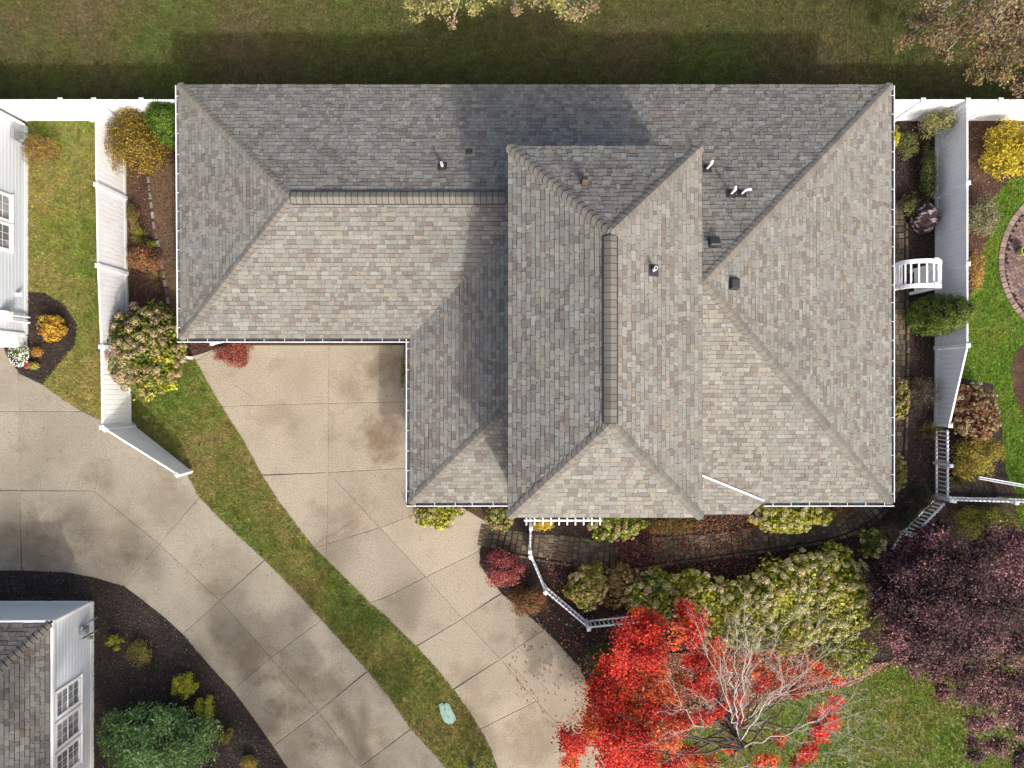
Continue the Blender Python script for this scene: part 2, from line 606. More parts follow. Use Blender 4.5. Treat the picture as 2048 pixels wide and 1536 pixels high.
BED_R = poly([(1868, 238), (2400, 238), (2400, 345), (2020, 358), (1990, 392), (1985, 452), (1968, 492), (1955, 562), (1934, 602), (1868, 602)])
BED_R2 = poly([(2400, 660), (2048, 688), (2028, 705), (2020, 745), (2030, 800), (2060, 850), (2400, 870)])
BED_R3 = poly([(1868, 755), (1915, 755), (1985, 768), (2003, 850), (2010, 940), (2030, 985), (2030, 1003), (1868, 1003)])

sheet('lawn', LAWN_N, .006, M_LAWN_N)
sheet('lawn', LAWN_L, .006, M_LAWN)
sheet('lawn', LAWN_S, .006, M_LAWN)
sheet('lawn', LAWN_R, .006, M_LAWN_R)
sheet('lawn', LAWN_B, .006, M_LAWN)
sheet('mulch_bed', BED_L, .012, M_MULCH_R)
sheet('mulch_bed', BED_N, .012, M_MULCH_B)
sheet('mulch_bed', BED_SW, .012, M_MULCH_B)
sheet('mulch_bed', BED_F, .012, M_MULCH_B)
sheet('mulch_bed', BED_R, .016, M_MULCH_R)
sheet('mulch_bed', BED_R2, .016, M_MULCH_R)
sheet('mulch_bed', BED_R3, .016, M_MULCH_B)
DIRT_L = poly([(300, 330), (480, 320), (480, 690), (345, 660), (330, 560), (306, 480)])
sheet('dirt_path', DIRT_L, .018, M_DIRT)
sheet('road', poly([(300, 1600), (1600, 1600), (1600, 2000), (300, 2000)]), .022, M_ASPH)

drive = sheet('driveway', DRIVE, .016, M_JOINT)
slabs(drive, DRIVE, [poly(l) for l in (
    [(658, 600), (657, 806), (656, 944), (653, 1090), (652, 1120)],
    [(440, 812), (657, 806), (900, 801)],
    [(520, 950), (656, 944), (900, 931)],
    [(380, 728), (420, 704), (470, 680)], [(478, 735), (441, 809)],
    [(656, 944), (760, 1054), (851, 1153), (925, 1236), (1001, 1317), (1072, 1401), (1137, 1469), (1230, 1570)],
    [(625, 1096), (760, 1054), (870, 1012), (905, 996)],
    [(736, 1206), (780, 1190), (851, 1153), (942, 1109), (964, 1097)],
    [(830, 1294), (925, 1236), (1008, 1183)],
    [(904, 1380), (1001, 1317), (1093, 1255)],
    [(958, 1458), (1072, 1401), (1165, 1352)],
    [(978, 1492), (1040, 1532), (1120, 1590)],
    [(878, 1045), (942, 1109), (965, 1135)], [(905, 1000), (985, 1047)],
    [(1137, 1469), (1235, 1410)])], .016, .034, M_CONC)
drive2 = sheet('driveway', DRIVE2, .016, M_JOINT)
slabs(drive2, DRIVE2, [poly(l) for l in (
    [(37, 700), (40, 980), (44, 1145)], [(-270, 822), (170, 822)], [(-270, 980), (188, 981)],
    [(222, 840), (222, 873), (188, 981), (136, 1147)],
    [(188, 981), (318, 1087), (440, 1200), (542, 1314), (637, 1422), (694, 1497), (760, 1585), (790, 1625)],
    [(404, 990), (318, 1087), (244, 1174)], [(534, 1116), (440, 1200), (362, 1270)],
    [(652, 1232), (542, 1314), (462, 1382)], [(740, 1338), (637, 1422), (540, 1496)],
    [(826, 1454), (710, 1540), (610, 1600)], [(-130, 660), (-130, 1150)])], .016, .034, M_CONC2)
for pts_ in ([(628, 1094), (648, 1076), (668, 1068), (690, 1052), (708, 1040)], [(470, 770), (500, 790), (512, 806)], [(1010, 1325), (1036, 1342), (1050, 1362)]):
    cb = MB()
    for a, b in zip(pts_, pts_[1:]):
        cb.bar((*P2(*a), .034), (*P2(*b), .034), .009, .004)
    cb.build('crack', M_JOINT, drive)

# ---- paver walkway along the front and the east side
WALK = [(960, 1068), (1060, 1088), (1110, 1094), (1160, 1101), (1230, 1110), (1330, 1098), (1430, 1087), (1530, 1074), (1600, 1064), (1660, 1052), (1715, 1030),
        (1755, 995), (1774, 950), (1782, 900), (1785, 800), (1787, 700), (1787, 600), (1787, 480), (1787, 400)]
WALK_W = [.85, .8, .95, 1.0, 1.0, .95, .85, .85, .85, .85, .85, .85, .85, .85, .85, .85, .8, .75, .7]
wc = [Vector((*P2(x, y), 0)) for x, y in WALK]
acc = [0]
for i in range(1, len(wc)):
    acc.append(acc[-1] + (wc[i] - wc[i - 1]).length)


def walk_at(s):
    s = min(max(s, 0), acc[-1] - 1e-4)
    i = max(j for j in range(len(acc) - 1) if acc[j] <= s)
    f = (s - acc[i]) / (acc[i + 1] - acc[i])

    def cr(a, b, c, d, t):
        return .5 * ((2 * b) + (c - a) * t + (2 * a - 5 * b + 4 * c - d) * t * t + (-a + 3 * b - 3 * c + d) * t ** 3)
    g = lambda j: wc[min(max(j, 0), len(wc) - 1)]
    p = cr(g(i - 1), g(i), g(i + 1), g(i + 2), f)
    q = cr(g(i - 1), g(i), g(i + 1), g(i + 2), f + .02)
    d = (q - p).normalized()
    wd = WALK_W[i] * (1 - f) + WALK_W[i + 1] * f
    return p, d, Vector((-d.y, d.x, 0)), wd


bl, br = [], []
s = 0
while s < acc[-1]:
    p, d, nn, wd = walk_at(s)
    bl.append((p + nn * (wd / 2 + .05)).to_2d())
    br.append((p - nn * (wd / 2 + .05)).to_2d())
    s += .25
me = bpy.data.meshes.new('walkway')
me.from_pydata([(*v, .02) for v in bl] + [(*v, .02) for v in br], [], [(i + len(bl), i + 1 + len(bl), i + 1, i) for i in range(len(bl) - 1)])
walk = link('walkway', me, None, M_JOINT)
walk['kind'] = 'structure'
WALKPOLY = [tuple(v) for v in bl] + [tuple(v) for v in reversed(br)]


def block(c, d, n, L, W, h, bev=.012):
    """low block: bevelled top"""
    vs = []
    for z, q in ((0, 0), (h - bev, 0), (h, bev)):
        for a, b in ((-1, -1), (1, -1), (1, 1), (-1, 1)):
            vs.append(c + d * (a * (L / 2 - q)) + n * (b * (W / 2 - q)) + Vector((0, 0, z)))
    fs = [(8, 9, 10, 11)]
    for k in (0, 4):
        for i in range(4):
            fs.append((k + i, k + (i + 1) % 4, k + 4 + (i + 1) % 4, k + 4 + i))
    return vs, fs


pav_pal = [A(126, 110, 90), A(108, 94, 78), A(138, 120, 98), A(98, 86, 74), A(118, 100, 82), A(104, 98, 76)]
pieces = []
s = .1
row = 0
while s < acc[-1] - .1:
    p, d, nn, wd = walk_at(s)
    t = -wd / 2 + (.0 if row % 2 else -.1)
    while t < wd / 2 - .04:
        W = random.choice((.16, .2, .2, .24))
        a, b = max(t, -wd / 2), min(t + W, wd / 2)
        if b - a > .06:
            c = p + nn * ((a + b) / 2) + Vector((0, 0, .018))
            dd = (Matrix.Rotation(random.uniform(-.03, .03), 3, 'Z') @ d)
            pieces.append((c, dd, Vector((-dd.y, dd.x, 0)), .185, b - a - .014, .024 + random.uniform(-.005, .005), random.choice(pav_pal)))
        t += W
    s += .198
    row += 1


def emit_pieces(parent, name, stuffname, pieces, m, limit=300, key=None):
    idx = list(range(len(pieces)))
    if key:
        idx.sort(key=lambda i: key(pieces[i]))
    rest = MB()
    for rank, i in enumerate(idx):
        c, d, n, L, W, h, col = pieces[i]
        vs, fs = block(c, d, n, L, W, h)
        if rank < limit:
            mb = MB()
            mb.add(vs, fs, col)
            mb.build(name, m, parent)
        else:
            rest.add(vs, fs, col)
    if rest.v:
        o = rest.build(stuffname, m, parent)
        o['kind'] = 'stuff'


emit_pieces(walk, 'paver', 'paver_field', pieces, M_PAVER, 300, key=lambda q: 0 if (q[0].y < -5.2 and q[0].x < 12.2) else 1 + abs(q[0].y))
# edging stones on the garden side
s = 1.4
while s < acc[-1] - 1:
    p, d, nn, wd = walk_at(s)
    L = random.uniform(.19, .3)
    c = p - nn * (wd / 2 + .1) + Vector((0, 0, .0))
    vs, fs = block(c, d, nn, L - .02, .1, random.uniform(.06, .1), .02)
    mb = MB()
    mb.add(vs, fs, random.choice([A(120, 104, 90), A(98, 88, 78), A(136, 118, 100), A(86, 78, 70)]))
    mb.build('edging_stone', M_EDGE, walk)
    s += L
# left strip edging
el = thing('garden_edging', P(305, 440), 'short row of low edging stones between red mulch and dirt beside the garage', 'edging')
pts = [P(297, 352), P(303, 400), P(307, 440), P(316, 480), P(326, 540), P(338, 610)]
for a, b in zip(pts, pts[1:]):
    n = max(1, int((b - a).length / .27))
    for i in range(n):
        q = a.lerp(b, (i + .5) / n)
        d = (b - a).normalized()
        vs, fs = block(q, d, Vector((-d.y, d.x, 0)), .24, .11, random.uniform(.05, .09), .02)
        mb = MB()
        mb.add(vs, fs, random.choice([A(150, 140, 130), A(120, 108, 98), A(176, 168, 158)]))
        mb.build('edging_stone', M_EDGE, el)

# ---- round brick patio on the far right
PC = Vector(P2(2158, 524))
PR = 3.05
patio = sheet('patio', [(PC.x + PR * math.cos(a * math.tau / 64), PC.y + PR * math.sin(a * math.tau / 64)) for a in range(64)], .02, M_JOINT)
pal = [A(150, 124, 118), A(132, 108, 104), A(160, 136, 128), A(120, 100, 100), A(142, 120, 108)]
bp = []
ang = math.radians(-32)
dx = Vector((math.cos(ang), math.sin(ang), 0))
dy = Vector((-dx.y, dx.x, 0))
for j in range(-28, 29):
    for i in range(-15, 16):
        c = Vector((PC.x, PC.y, .018)) + dx * ((i + (.5 if j % 2 else 0)) * .224) + dy * (j * .112)
        if (c.to_2d() - PC).length < PR - .3:
            bp.append((c, dx, dy, .215, .103, .026 + random.uniform(-.003, .003), random.choice(pal)))
nb = 84
for i in range(nb):
    a = math.tau * i / nb
    r = Vector((math.cos(a), math.sin(a), 0))
    bp.append((Vector((PC.x, PC.y, .018)) + r * (PR - .12), r, Vector((-r.y, r.x, 0)), .215, .2, .03, random.choice([A(172, 150, 138), A(158, 138, 126), A(150, 126, 118)])))
emit_pieces(patio, 'brick', 'brick_field', bp, M_BRICK, 300, key=lambda q: q[0].x)

# ================================================================== ROOF MACHINERY
SH_PAL = [A(174, 171, 161)] * 6 + [A(184, 181, 170)] * 4 + [A(162, 158, 150)] * 5 + [A(182, 174, 160)] * 2 + [A(194, 193, 185)] * 2 + [A(168, 172, 168)] * 2 \
    + [A(148, 133, 126)] * 3 + [A(138, 124, 118)] * 2 + [A(146, 140, 132)] * 2 + [A(190, 178, 154)]
SH_F = .825
_m = np.mean(np.array(SH_PAL), axis=0)
SH_PAL = [tuple((_m + (np.array(c) - _m) * .6) * np.array([.975, 1.0, 1.02])) for c in SH_PAL]


def clip_poly(pts, pl):
    """Sutherland-Hodgman, pl convex counter-clockwise (2D)"""
    out = pts
    n = len(pl)
    for i in range(n):
        if not out:
            return out
        a, b = pl[i], pl[(i + 1) % n]
        ex, ey = b[0] - a[0], b[1] - a[1]
        res = []
        m_ = len(out)
        for j in range(m_):
            p, q = out[j], out[(j + 1) % m_]
            sp = ex * (p[1] - a[1]) - ey * (p[0] - a[0])
            sq = ex * (q[1] - a[1]) - ey * (q[0] - a[0])
            if sp >= 0:
                res.append(p)
            if (sp >= 0) != (sq >= 0):
                t = sp / (sp - sq)
                res.append((p[0] + (q[0] - p[0]) * t, p[1] + (q[1] - p[1]) * t))
        out = res
    return out


def area2(p):
    return .5 * sum(p[i][0] * p[(i + 1) % len(p)][1] - p[(i + 1) % len(p)][0] * p[i][1] for i in range(len(p)))


def slope_shingles(eave_a, eave_b, apex, polys, keep=None, expo=.143, fac=1.0):
    """eave_a->eave_b runs along the eave; apex any point up the slope; polys list of 3D polygons on the plane"""
    ex = (eave_b - eave_a).normalized()
    n = ex.cross(apex - eave_a).normalized()
    if n.z < 0:
        n = -n
    up = n.cross(ex)
    if up.z < 0:
        up = -up
    up.normalize()
    o = eave_a

    def to2(p):
        return ((p - o).dot(ex), (p - o).dot(up))
    pls = []
    for pl in polys:
        q = [to2(p) for p in pl]
        if area2(q) < 0:
            q.reverse()
        pls.append(q)
    xs = [p[0] for q in pls for p in q]
    ys = [p[1] for q in pls for p in q]
    res = []
    y = min(ys)
    row = 0
    while y < max(ys):
        x = min(xs) - random.uniform(0, .3)
        while x < max(xs):
            wd = random.choice((.11, .14, .17, .2, .24, .28))
            col = random.choice(SH_PAL)
            v = random.uniform(.93, 1.06) * SH_F * fac
            col = (col[0] * v, col[1] * v, col[2] * v)
            th = random.choice((.010, .010, .022, .024))
            sk = random.uniform(-.012, .012)
            yl = y - (.004 if th > .01 else 0)
            quad = [(x + .003 + sk, yl), (x + wd - .003 + sk, yl), (x + wd - .003 - sk, y + expo + .004), (x + .003 - sk, y + expo + .004)]
            for q in pls:
                c = clip_poly(quad, q)
                if len(c) < 3 or abs(area2(c)) < 4e-4:
                    continue
                cen = o + ex * (sum(p[0] for p in c) / len(c)) + up * (sum(p[1] for p in c) / len(c))
                if keep and not keep(cen):
                    continue
                vs = []
                for p in c:
                    f = min(max(1 - (p[1] - y) / expo, 0), 1)
                    vs.append(o + ex * p[0] + up * p[1] + n * (.004 + .004 + th * (.35 + .65 * f)))
                m_ = len(c)
                bs = [o + ex * p[0] + (up * (p[1] - .02) + n * .0145 if p[1] < y + .012 else up * p[1]) for p in c]  # lower edge drawn downhill: dark asphalt butt plus painted shadow line
                fs = [tuple(range(m_))] + [(i, m_ + i, m_ + (i + 1) % m_, (i + 1) % m_) for i in range(m_)]
                k = CAM_H / (CAM_H - cen.z)
                inview = abs(cen.x * k / S0) < 1010 and abs(cen.y * k / S0) < 755
                res.append((abs(area2(c)) * k * k * max(n.z, .2) * (1 if inview else 0), vs + bs, fs, col))
            x += wd
        y += expo
        row += 1
    return res


def add_cut_shade(mb, vs, fs, col, k=1):
    """first k faces show the mineral surface, the others dark asphalt cut edges and painted shadow lines"""
    mb.add(vs, fs, (col[0] * .3, col[1] * .3, col[2] * .3))
    for i in range(k):
        mb.c[len(mb.c) - len(fs) + i] = col


def emit_shingles(items, parent, limit):
    items = sorted(items, key=lambda q: -q[0])
    rest = MB()
    for i, (a, vs, fs, col) in enumerate(items):
        if i < limit:
            mb = MB()
            add_cut_shade(mb, vs, fs, col)
            mb.build('shingle', M_SHING, parent)
        else:
            add_cut_shade(rest, vs, fs, col)
    o = rest.build('shingle_field', M_SHING, parent)
    o['kind'] = 'stuff'


def cap_run(p_low, p_high, n1, n2, parent, name='hip_cap', wd=.158, spacing=.19, lift=.0, fac=1.0, keep=None, arc=.045):
    """caps laid from low to high, draped over two planes with normals n1, n2"""
    d = (p_high - p_low)
    L = d.length
    d.normalize()
    s1 = n1.cross(d)
    s2 = d.cross(n2)
    if s1.z > 0:
        s1 = -s1
    if s2.z > 0:
        s2 = -s2
    s1.normalize()
    s2.normalize()
    nn = (n1 + n2).normalized()
    x = 0
    while x < L - .02:
        e = min(x + spacing + .03, L)
        a = p_low + d * x
        b = p_low + d * e
        if keep and not keep((a + b) / 2):
            x += spacing
            continue
        w2 = wd * (random.uniform(.95, 1.05) if arc > .01 else 1)
        skew = d * random.uniform(-.008, .008)
        prof = [(s1 * w2 + n1 * .014, -arc * 1.3), (s1 * w2 * .55 + n1 * .026, 0), (nn * .03, arc * .5), (s2 * w2 * .55 + n2 * .026, 0), (s2 * w2 + n2 * .014, -arc * 1.3)]
        vs = []
        for q, lf in ((a, .026), (b, .0)):
            for pr, back in prof:
                vs.append(q + pr + nn * (lf + lift) - d * (back if q is a else 0) + skew)
        vs += [v - nn * .026 - d * .03 for v in vs[:5]]  # butt face drawn out: dark asphalt edge and painted shadow gap below the cap
        fs = [(i, i + 1, i + 6, i + 5) for i in range(4)] + [(i, 10 + i, 11 + i, i + 1) for i in range(4)] + [(0, 5, 10), (4, 14, 9)]
        v = random.uniform(.8, .97) * SH_F * fac
        c = random.choice([A(164, 159, 149), A(158, 153, 143), A(170, 164, 153), A(162, 159, 151)])
        mb = MB()
        add_cut_shade(mb, vs, fs, (c[0] * v, c[1] * v, c[2] * v), 4)
        mb.build(name, M_SHING, parent)
        x += spacing


def nrm(a, b, c):
    n = (b - a).cross(c - a).normalized()
    return n if n.z > 0 else -n


V = Vector
# ================================================================== MAIN HOUSE
ZE = 2.7
PT = .40
house = thing('house', (0, 3, 0), 'grey shingled house with hip roofs in the centre of the picture', 'house')
xW, yN, yG, xC, yS, xE = -11.17, 10.03, 1.54, -3.42, -3.97, 12.71
gy = (yN + yG) / 2
gh = (yN - yG) / 2
my = (yN + yS) / 2
mh = (yN - yS) / 2
vA, vB, vC, vD, vE, vF = V((xW, yN, ZE)), V((xW + .06, yG, ZE)), V((xC, yG, ZE)), V((xC, yS, ZE)), V((xE, yS, ZE)), V((xE, yN, ZE))
vG = V((xW + gh + .05, gy, ZE + PT * gh))
vH = V((xC + gh, gy, ZE + PT * gh))
vW = V((xC + mh, my, ZE + PT * mh))
vR = V((xE - mh - .06, my, ZE + PT * mh))
vH2 = V((vH.x, yN, ZE))
porch = [V((4.0, yS, ZE)), V((8.42, yS, ZE)), V((8.05, yS - .42, ZE - PT * .42)), V((4.0, yS - .42, ZE - PT * .42))]
rb = MB()
for f in ([vA, vG, vH, vH2], [vH2, vH, vW, vR, vF], [vB, vG, vA], [vB, vC, vH, vG], [vC, vD, vW, vH], [vD, vE, vR, vW], [vE, vF, vR], porch):
    n = nrm(f[0], f[1], f[2])
    g = list(f)
    if (g[1] - g[0]).cross(g[2] - g[0]).z < 0:
        g.reverse()
    rb.add([p - n * .004 for p in g], [tuple(range(len(g)))])
roof = rb.build('roof', M_DECK, house)
# upper roof
ZU = 6.4
ux0, ux1, uy0, uy1 = -.098, 5.33, -3.74, 6.68
uz = ZU + 1.36
urx = 2.57
uN, uS = V((urx, 3.98, uz)), V((urx, -1.04, uz))
a_, b_, c_, d_ = V((ux0, uy1, ZU)), V((ux0, uy0, ZU)), V((ux1, uy0, ZU)), V((ux1, uy1, ZU))
ub = MB()
for f in ([a_, b_, uS, uN], [b_, c_, uS], [c_, d_, uN, uS], [d_, a_, uN]):
    n = nrm(f[0], f[1], f[2])
    g = list(f)
    if (g[1] - g[0]).cross(g[2] - g[0]).z < 0:
        g.reverse()
    ub.add([p - n * .004 for p in g], [tuple(range(len(g)))])
uroof = ub.build('upper_roof', M_DECK, house)


def keep_low(p):
    return not (ux0 + .5 < p.x < ux1 - .5 and uy0 + .6 < p.y < uy1 - .6)


IT = []
IT += slope_shingles(vF, vA, vG, [[vA, vG, vH, vH2], [vH2, vH, vW, vR, vF]], keep_low)
IT += slope_shingles(vA, vB, vG, [[vB, vG, vA]])
IT += slope_shingles(vB, vC, vG, [[vB, vC, vH, vG]], keep_low)
IT += slope_shingles(vC, vD, vW, [[vC, vD, vW, vH]], keep_low)
IT += slope_shingles(vD, vE, vW, [[vD, vE, vR, vW], porch], keep_low)
IT += slope_shingles(vE, vF, vR, [[vE, vF, vR]], keep_low)
emit_shingles(IT, roof, 0)
IT = []
IT += slope_shingles(a_, b_, uS, [[a_, b_, uS, uN]])
IT += slope_shingles(b_, c_, uS, [[b_, c_, uS]])
IT += slope_shingles(c_, d_, uN, [[c_, d_, uN, uS]])
IT += slope_shingles(d_, a_, uN, [[d_, a_, uN]])
emit_shingles(IT, uroof, 300)
nN, nW1, nS1, nW2, nS2, nE = nrm(vA, vG, vH), nrm(vA, vB, vG), nrm(vB, vC, vG), nrm(vC, vD, vW), nrm(vD, vE, vR), nrm(vE, vF, vR)
cap_run(vA, vG, nN, nW1, roof)
cap_run(vB, vG, nW1, nS1, roof)
cap_run(vD, vW, nW2, nS2, roof, keep=keep_low)
cap_run(vE, vR, nS2, nE, roof, keep=keep_low)
cap_run(vF, vR, nN, nE, roof, keep=keep_low)
uW, uSs, uE, uNn = nrm(a_, b_, uS), nrm(b_, c_, uS), nrm(c_, d_, uN), nrm(d_, a_, uN)
cap_run(a_, uN, uW, uNn, uroof)
cap_run(b_, uS, uW, uSs, uroof)
cap_run(c_, uS, uSs, uE, uroof)
cap_run(d_, uN, uE, uNn, uroof)


def ridge_vent(p, q, n1, n2, parent, wd):
    mb = MB()
    d = (q - p).normalized()
    s1 = n1.cross(d)
    s1 = s1 if s1.z < 0 else -s1
    s2 = n2.cross(d)
    s2 = s2 if s2.z < 0 else -s2
    for s, n in ((s1, n1), (s2, n2)):
        a = p + n * .01
        b = q + n * .01
        mb.add([a, b, b + s * wd, a + s * wd, a + n * .05, b + n * .05, b + s * wd + n * .05, a + s * wd + n * .05],
               [(4, 5, 6, 7), (3, 2, 6, 7), (0, 3, 7, 4), (1, 2, 6, 5)])
    mb.build('ridge_vent', M_BLACK, parent)
    cap_run(p, q, n1, n2, parent, 'ridge_cap', wd - .018, .19, .05, arc=.004)


ridge_vent(vG + V((.02, 0, 0)), V((-.2, gy, vG.z)), nN, nS1, roof, .215)
ridge_vent(uS + V((0, .02, 0)), uN - V((0, .12, 0)), uW, uE, uroof, .2)

# walls
wb = MB()


def wall_ring(mb, pts, z0, z1):
    n = len(pts)
    for i in range(n):
        a, b = pts[i], pts[(i + 1) % n]
        mb.add([(*a, z0), (*b, z0), (*b, z1), (*a, z1)], [(0, 1, 2, 3)])


ov = .42
wall_ring(wb, [(xW + ov, yN - ov), (xW + ov, yG + ov), (xC + ov, yG + ov), (xC + ov, yS + ov), (xE - ov, yS + ov), (xE - ov, yN - ov)], 0, ZE - .12)
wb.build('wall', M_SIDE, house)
wb = MB()
wall_ring(wb, [(ux0 + .12, uy1 - .12), (ux0 + .12, uy0 + .12), (ux1 - .12, uy0 + .12), (ux1 - .12, uy1 - .12)], 0, ZU - .06)
wb.build('wall', M_SIDE, house)
# soffits and fascia boards
fb = MB()
L = [vA, vB, vC, vD, vE, vF]
LI = [V((xW + ov, yN - ov, 0)), V((xW + ov, yG + ov, 0)), V((xC + ov, yG + ov, 0)), V((xC + ov, yS + ov, 0)), V((xE - ov, yS + ov, 0)), V((xE - ov, yN - ov, 0))]
for i in range(6):
    a, b = L[i], L[(i + 1) % 6]
    c, d = LI[(i + 1) % 6], LI[i]
    z1, z0 = ZE - .012, ZE - .17
    fb.add([(a.x, a.y, z0), (b.x, b.y, z0), (b.x, b.y, z1), (a.x, a.y, z1)], [(0, 1, 2, 3)])
    fb.add([(a.x, a.y, z0), (b.x, b.y, z0), (c.x, c.y, z0), (d.x, d.y, z0)], [(3, 2, 1, 0)])
fb.build('fascia', M_FASCIA, house)
fb = MB()
L = [a_, b_, c_, d_]
for i in range(4):
    a, b = L[i], L[(i + 1) % 4]
    fb.add([(a.x, a.y, ZU - .16), (b.x, b.y, ZU - .16), (b.x, b.y, ZU - .01), (a.x, a.y, ZU - .01)], [(0, 1, 2, 3)])
fb.add([(ux0, uy0, ZU - .16), (ux1, uy0, ZU - .16), (ux1, uy1, ZU - .16), (ux0, uy1, ZU - .16)], [(3, 2, 1, 0)])
fb.build('fascia', M_FASCIA, house)
# porch edge: fascia under the bump-out of the front slope
fb = MB()
for a, b in ((porch[1], porch[2]), (porch[2], porch[3])):
    fb.add([(a.x, a.y, a.z - .16), (b.x, b.y, b.z - .16), (b.x, b.y, b.z - .012), (a.x, a.y, a.z - .012)], [(0, 1, 2, 3)])
fb.build('fascia', M_FASCIA, house)


def gutter(a, b, out, hang=.62):
    a, b, out = V(a), V(b), V(out)
    d = (b - a).normalized()
    z = ZE - .02
    wd = .115
    mb = MB()
    prof = [(.004, -.01), (.004, -.10), (.095, -.105), (.118, -.045), (.118, .0), (.142, .0), (.142, -.05), (.118, -.125), (.004, -.12)]
    n = len(prof)
    vs = [q + out * o_ + V((0, 0, z - ZE + h)) for q in (a, b) for o_, h in prof]
    cols = []
    for i in range(n - 1):
        mb.add([vs[i], vs[i + 1], vs[n + i + 1], vs[n + i]], [(0, 1, 2, 3)])
    g = link('gutter', mb.mesh('gutter'), house, None)
    g.data.materials.append(M_WHITE)
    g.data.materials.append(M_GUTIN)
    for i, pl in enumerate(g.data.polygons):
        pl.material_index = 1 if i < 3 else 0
    L = (b - a).length
    k = int(L / hang)
    for i in range(k):
        q = a + d * ((i + .5) * L / k + random.uniform(-.04, .04)) + V((0, 0, z - ZE))
        hb = MB()
        hb.bar(q + out * .0 + V((0, 0, -.012)), q + out * .125 + V((0, 0, -.004)), .018, .01)
        hb.build('gutter_hanger', M_WHITE, g)


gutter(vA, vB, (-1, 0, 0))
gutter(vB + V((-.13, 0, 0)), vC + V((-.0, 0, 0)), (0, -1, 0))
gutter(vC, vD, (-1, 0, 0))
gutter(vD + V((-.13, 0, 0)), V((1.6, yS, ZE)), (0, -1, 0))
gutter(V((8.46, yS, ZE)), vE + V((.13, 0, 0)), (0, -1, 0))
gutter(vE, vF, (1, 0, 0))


def zplane(a, b, c, x, y):
    n = (b - a).cross(c - a)
    return a.z - ((x - a.x) * n.x + (y - a.y) * n.y) / n.z


# long white leader lying on the front slope
p0 = P(1403, 951, 3.55)
p1 = P(1527, 1001, 2.75)
p0.z = zplane(vD, vE, vW, p0.x, p0.y) + .05
p1.z = zplane(vD, vE, vW, p1.x, p1.y) + .05
p0 = p0 - (p1 - p0) * .08
mb = MB()
mb.bar(p0, p1, .06, .06)
mb.build('downspout', M_WHITE, house)
# downspout elbow at the garage corner
mb = MB()
q = P(448, 682, 2.45)
r_ = P(424, 688, 2.0)
mb.bar(q, r_, .08, .07)
mb.bar(r_, (r_.x - .05, r_.y + .35, 1.7), .08, .07)
mb.box((r_.x, r_.y, 2.0), (.11, .11, .1))
mb.build('downspout', M_WHITE, house)


def roof_pt(px, py, plane, dz=0.0):
    """point on a roof plane seen at a pixel"""
    a, b, c = plane
    z = 3.5
    for _ in range(20):
        p = P(px, py, z)
        z = zplane(a, b, c, p.x, p.y)
    return P(px, py, z)


def stack(px, py, plane, h, r=.045, lean=(0, 0), elbow=None, flash=.28):
    p = roof_pt(px, py, plane)
    mb = MB()
    n = 12
    top = p + V((lean[0], lean[1], h))
    mb.tube(p, top, r, r, n, cap=False)
    mb.tube(p + V((0, 0, h - .05)), top - V((lean[0] * .0, 0, .0)), r * .75, r * .75, n, cap=False)
    # annular lip
    vs = []
    for rr in (r, r * .75):
        for i in range(n):
            a = math.tau * i / n
            vs.append(top + V((math.cos(a) * rr, math.sin(a) * rr, 0)))
    mb.add(vs, [(i, (i + 1) % n, n + (i + 1) % n, n + i) for i in range(n)])
    if elbow:
        e = V(elbow)
        mb.tube(top, top + e * .5 + V((0, 0, .05)), r * 1.15, r * 1.1, n)
        mb.tube(top + e * .5 + V((0, 0, .05)), top + e, r * 1.1, r * 1.1, n)
    o = mb.build('vent_pipe', M_PIPE, house, smooth=False)
    fbm = MB()
    nn_ = nrm(*plane)
    q = p + nn_ * .03
    fbm.tube(p, p + nn_ * .14, r * 2.4, r * 1.25, 14)
    s = V((nn_.y, -nn_.x, 0)).normalized()
    u = nn_.cross(s)
    vs = [q + s * (i * flash / 2) + u * (j * flash / 2) for i, j in ((-1, -1), (1, -1), (1, 1), (-1, 1))]
    fbm.add([v + nn_ * .004 for v in vs] + [v - nn_ * .03 for v in vs], [(0, 1, 2, 3), (0, 4, 5, 1), (1, 5, 6, 2), (2, 6, 7, 3), (3, 7, 4, 0)])
    fbm.build('flashing', M_BLACK, o)


PN = (vA, vG, vH)
stack(885, 333, PN, .35, .045)
stack(1413, 338, PN, .42, .036, lean=(.02, .02), elbow=(.04, .1, .03), flash=.3)
stack(1461, 388, PN, .36, .036, lean=(.02, .02), elbow=(.01, .11, .03), flash=.3)
stack(1482, 388, PN, .36, .034, lean=(.02, .02), elbow=(.15, .02, .02), flash=.3)
stack(1306, 541, (c_, d_, uN), .42, .05, flash=.32)


def box_vent(px, py, plane, sx, sy, h, m, nm='roof_vent'):
    p = roof_pt(px, py, plane)
    n = nrm(*plane)
    s = V((n.y, -n.x, 0)).normalized()
    u = n.cross(s)
    mb = MB()
    vs = []
    for q, hh in ((1.0, .005), (1.0, h * .75), (.8, h)):
        for i, j in ((-1, -1), (1, -1), (1, 1), (-1, 1)):
            vs.append(p + s * (i * sx / 2 * q) + u * (j * sy / 2 * q) + n * (hh + .02))
    fs = [(8, 9, 10, 11)]
    for k in (0, 4):
        for i in range(4):
            fs.append((k + i, k + (i + 1) % 4, k + 4 + (i + 1) % 4, k + 4 + i))
    mb.add(vs, fs)
    vs = [p + s * (i * sx * .62) + u * (j * sy * .62) + n * .03 for i, j in ((-1, -1), (1, -1), (1, 1), (-1, 1))]
    mb.add(vs, [(0, 1, 2, 3)])
    mb.build(nm, m, house)


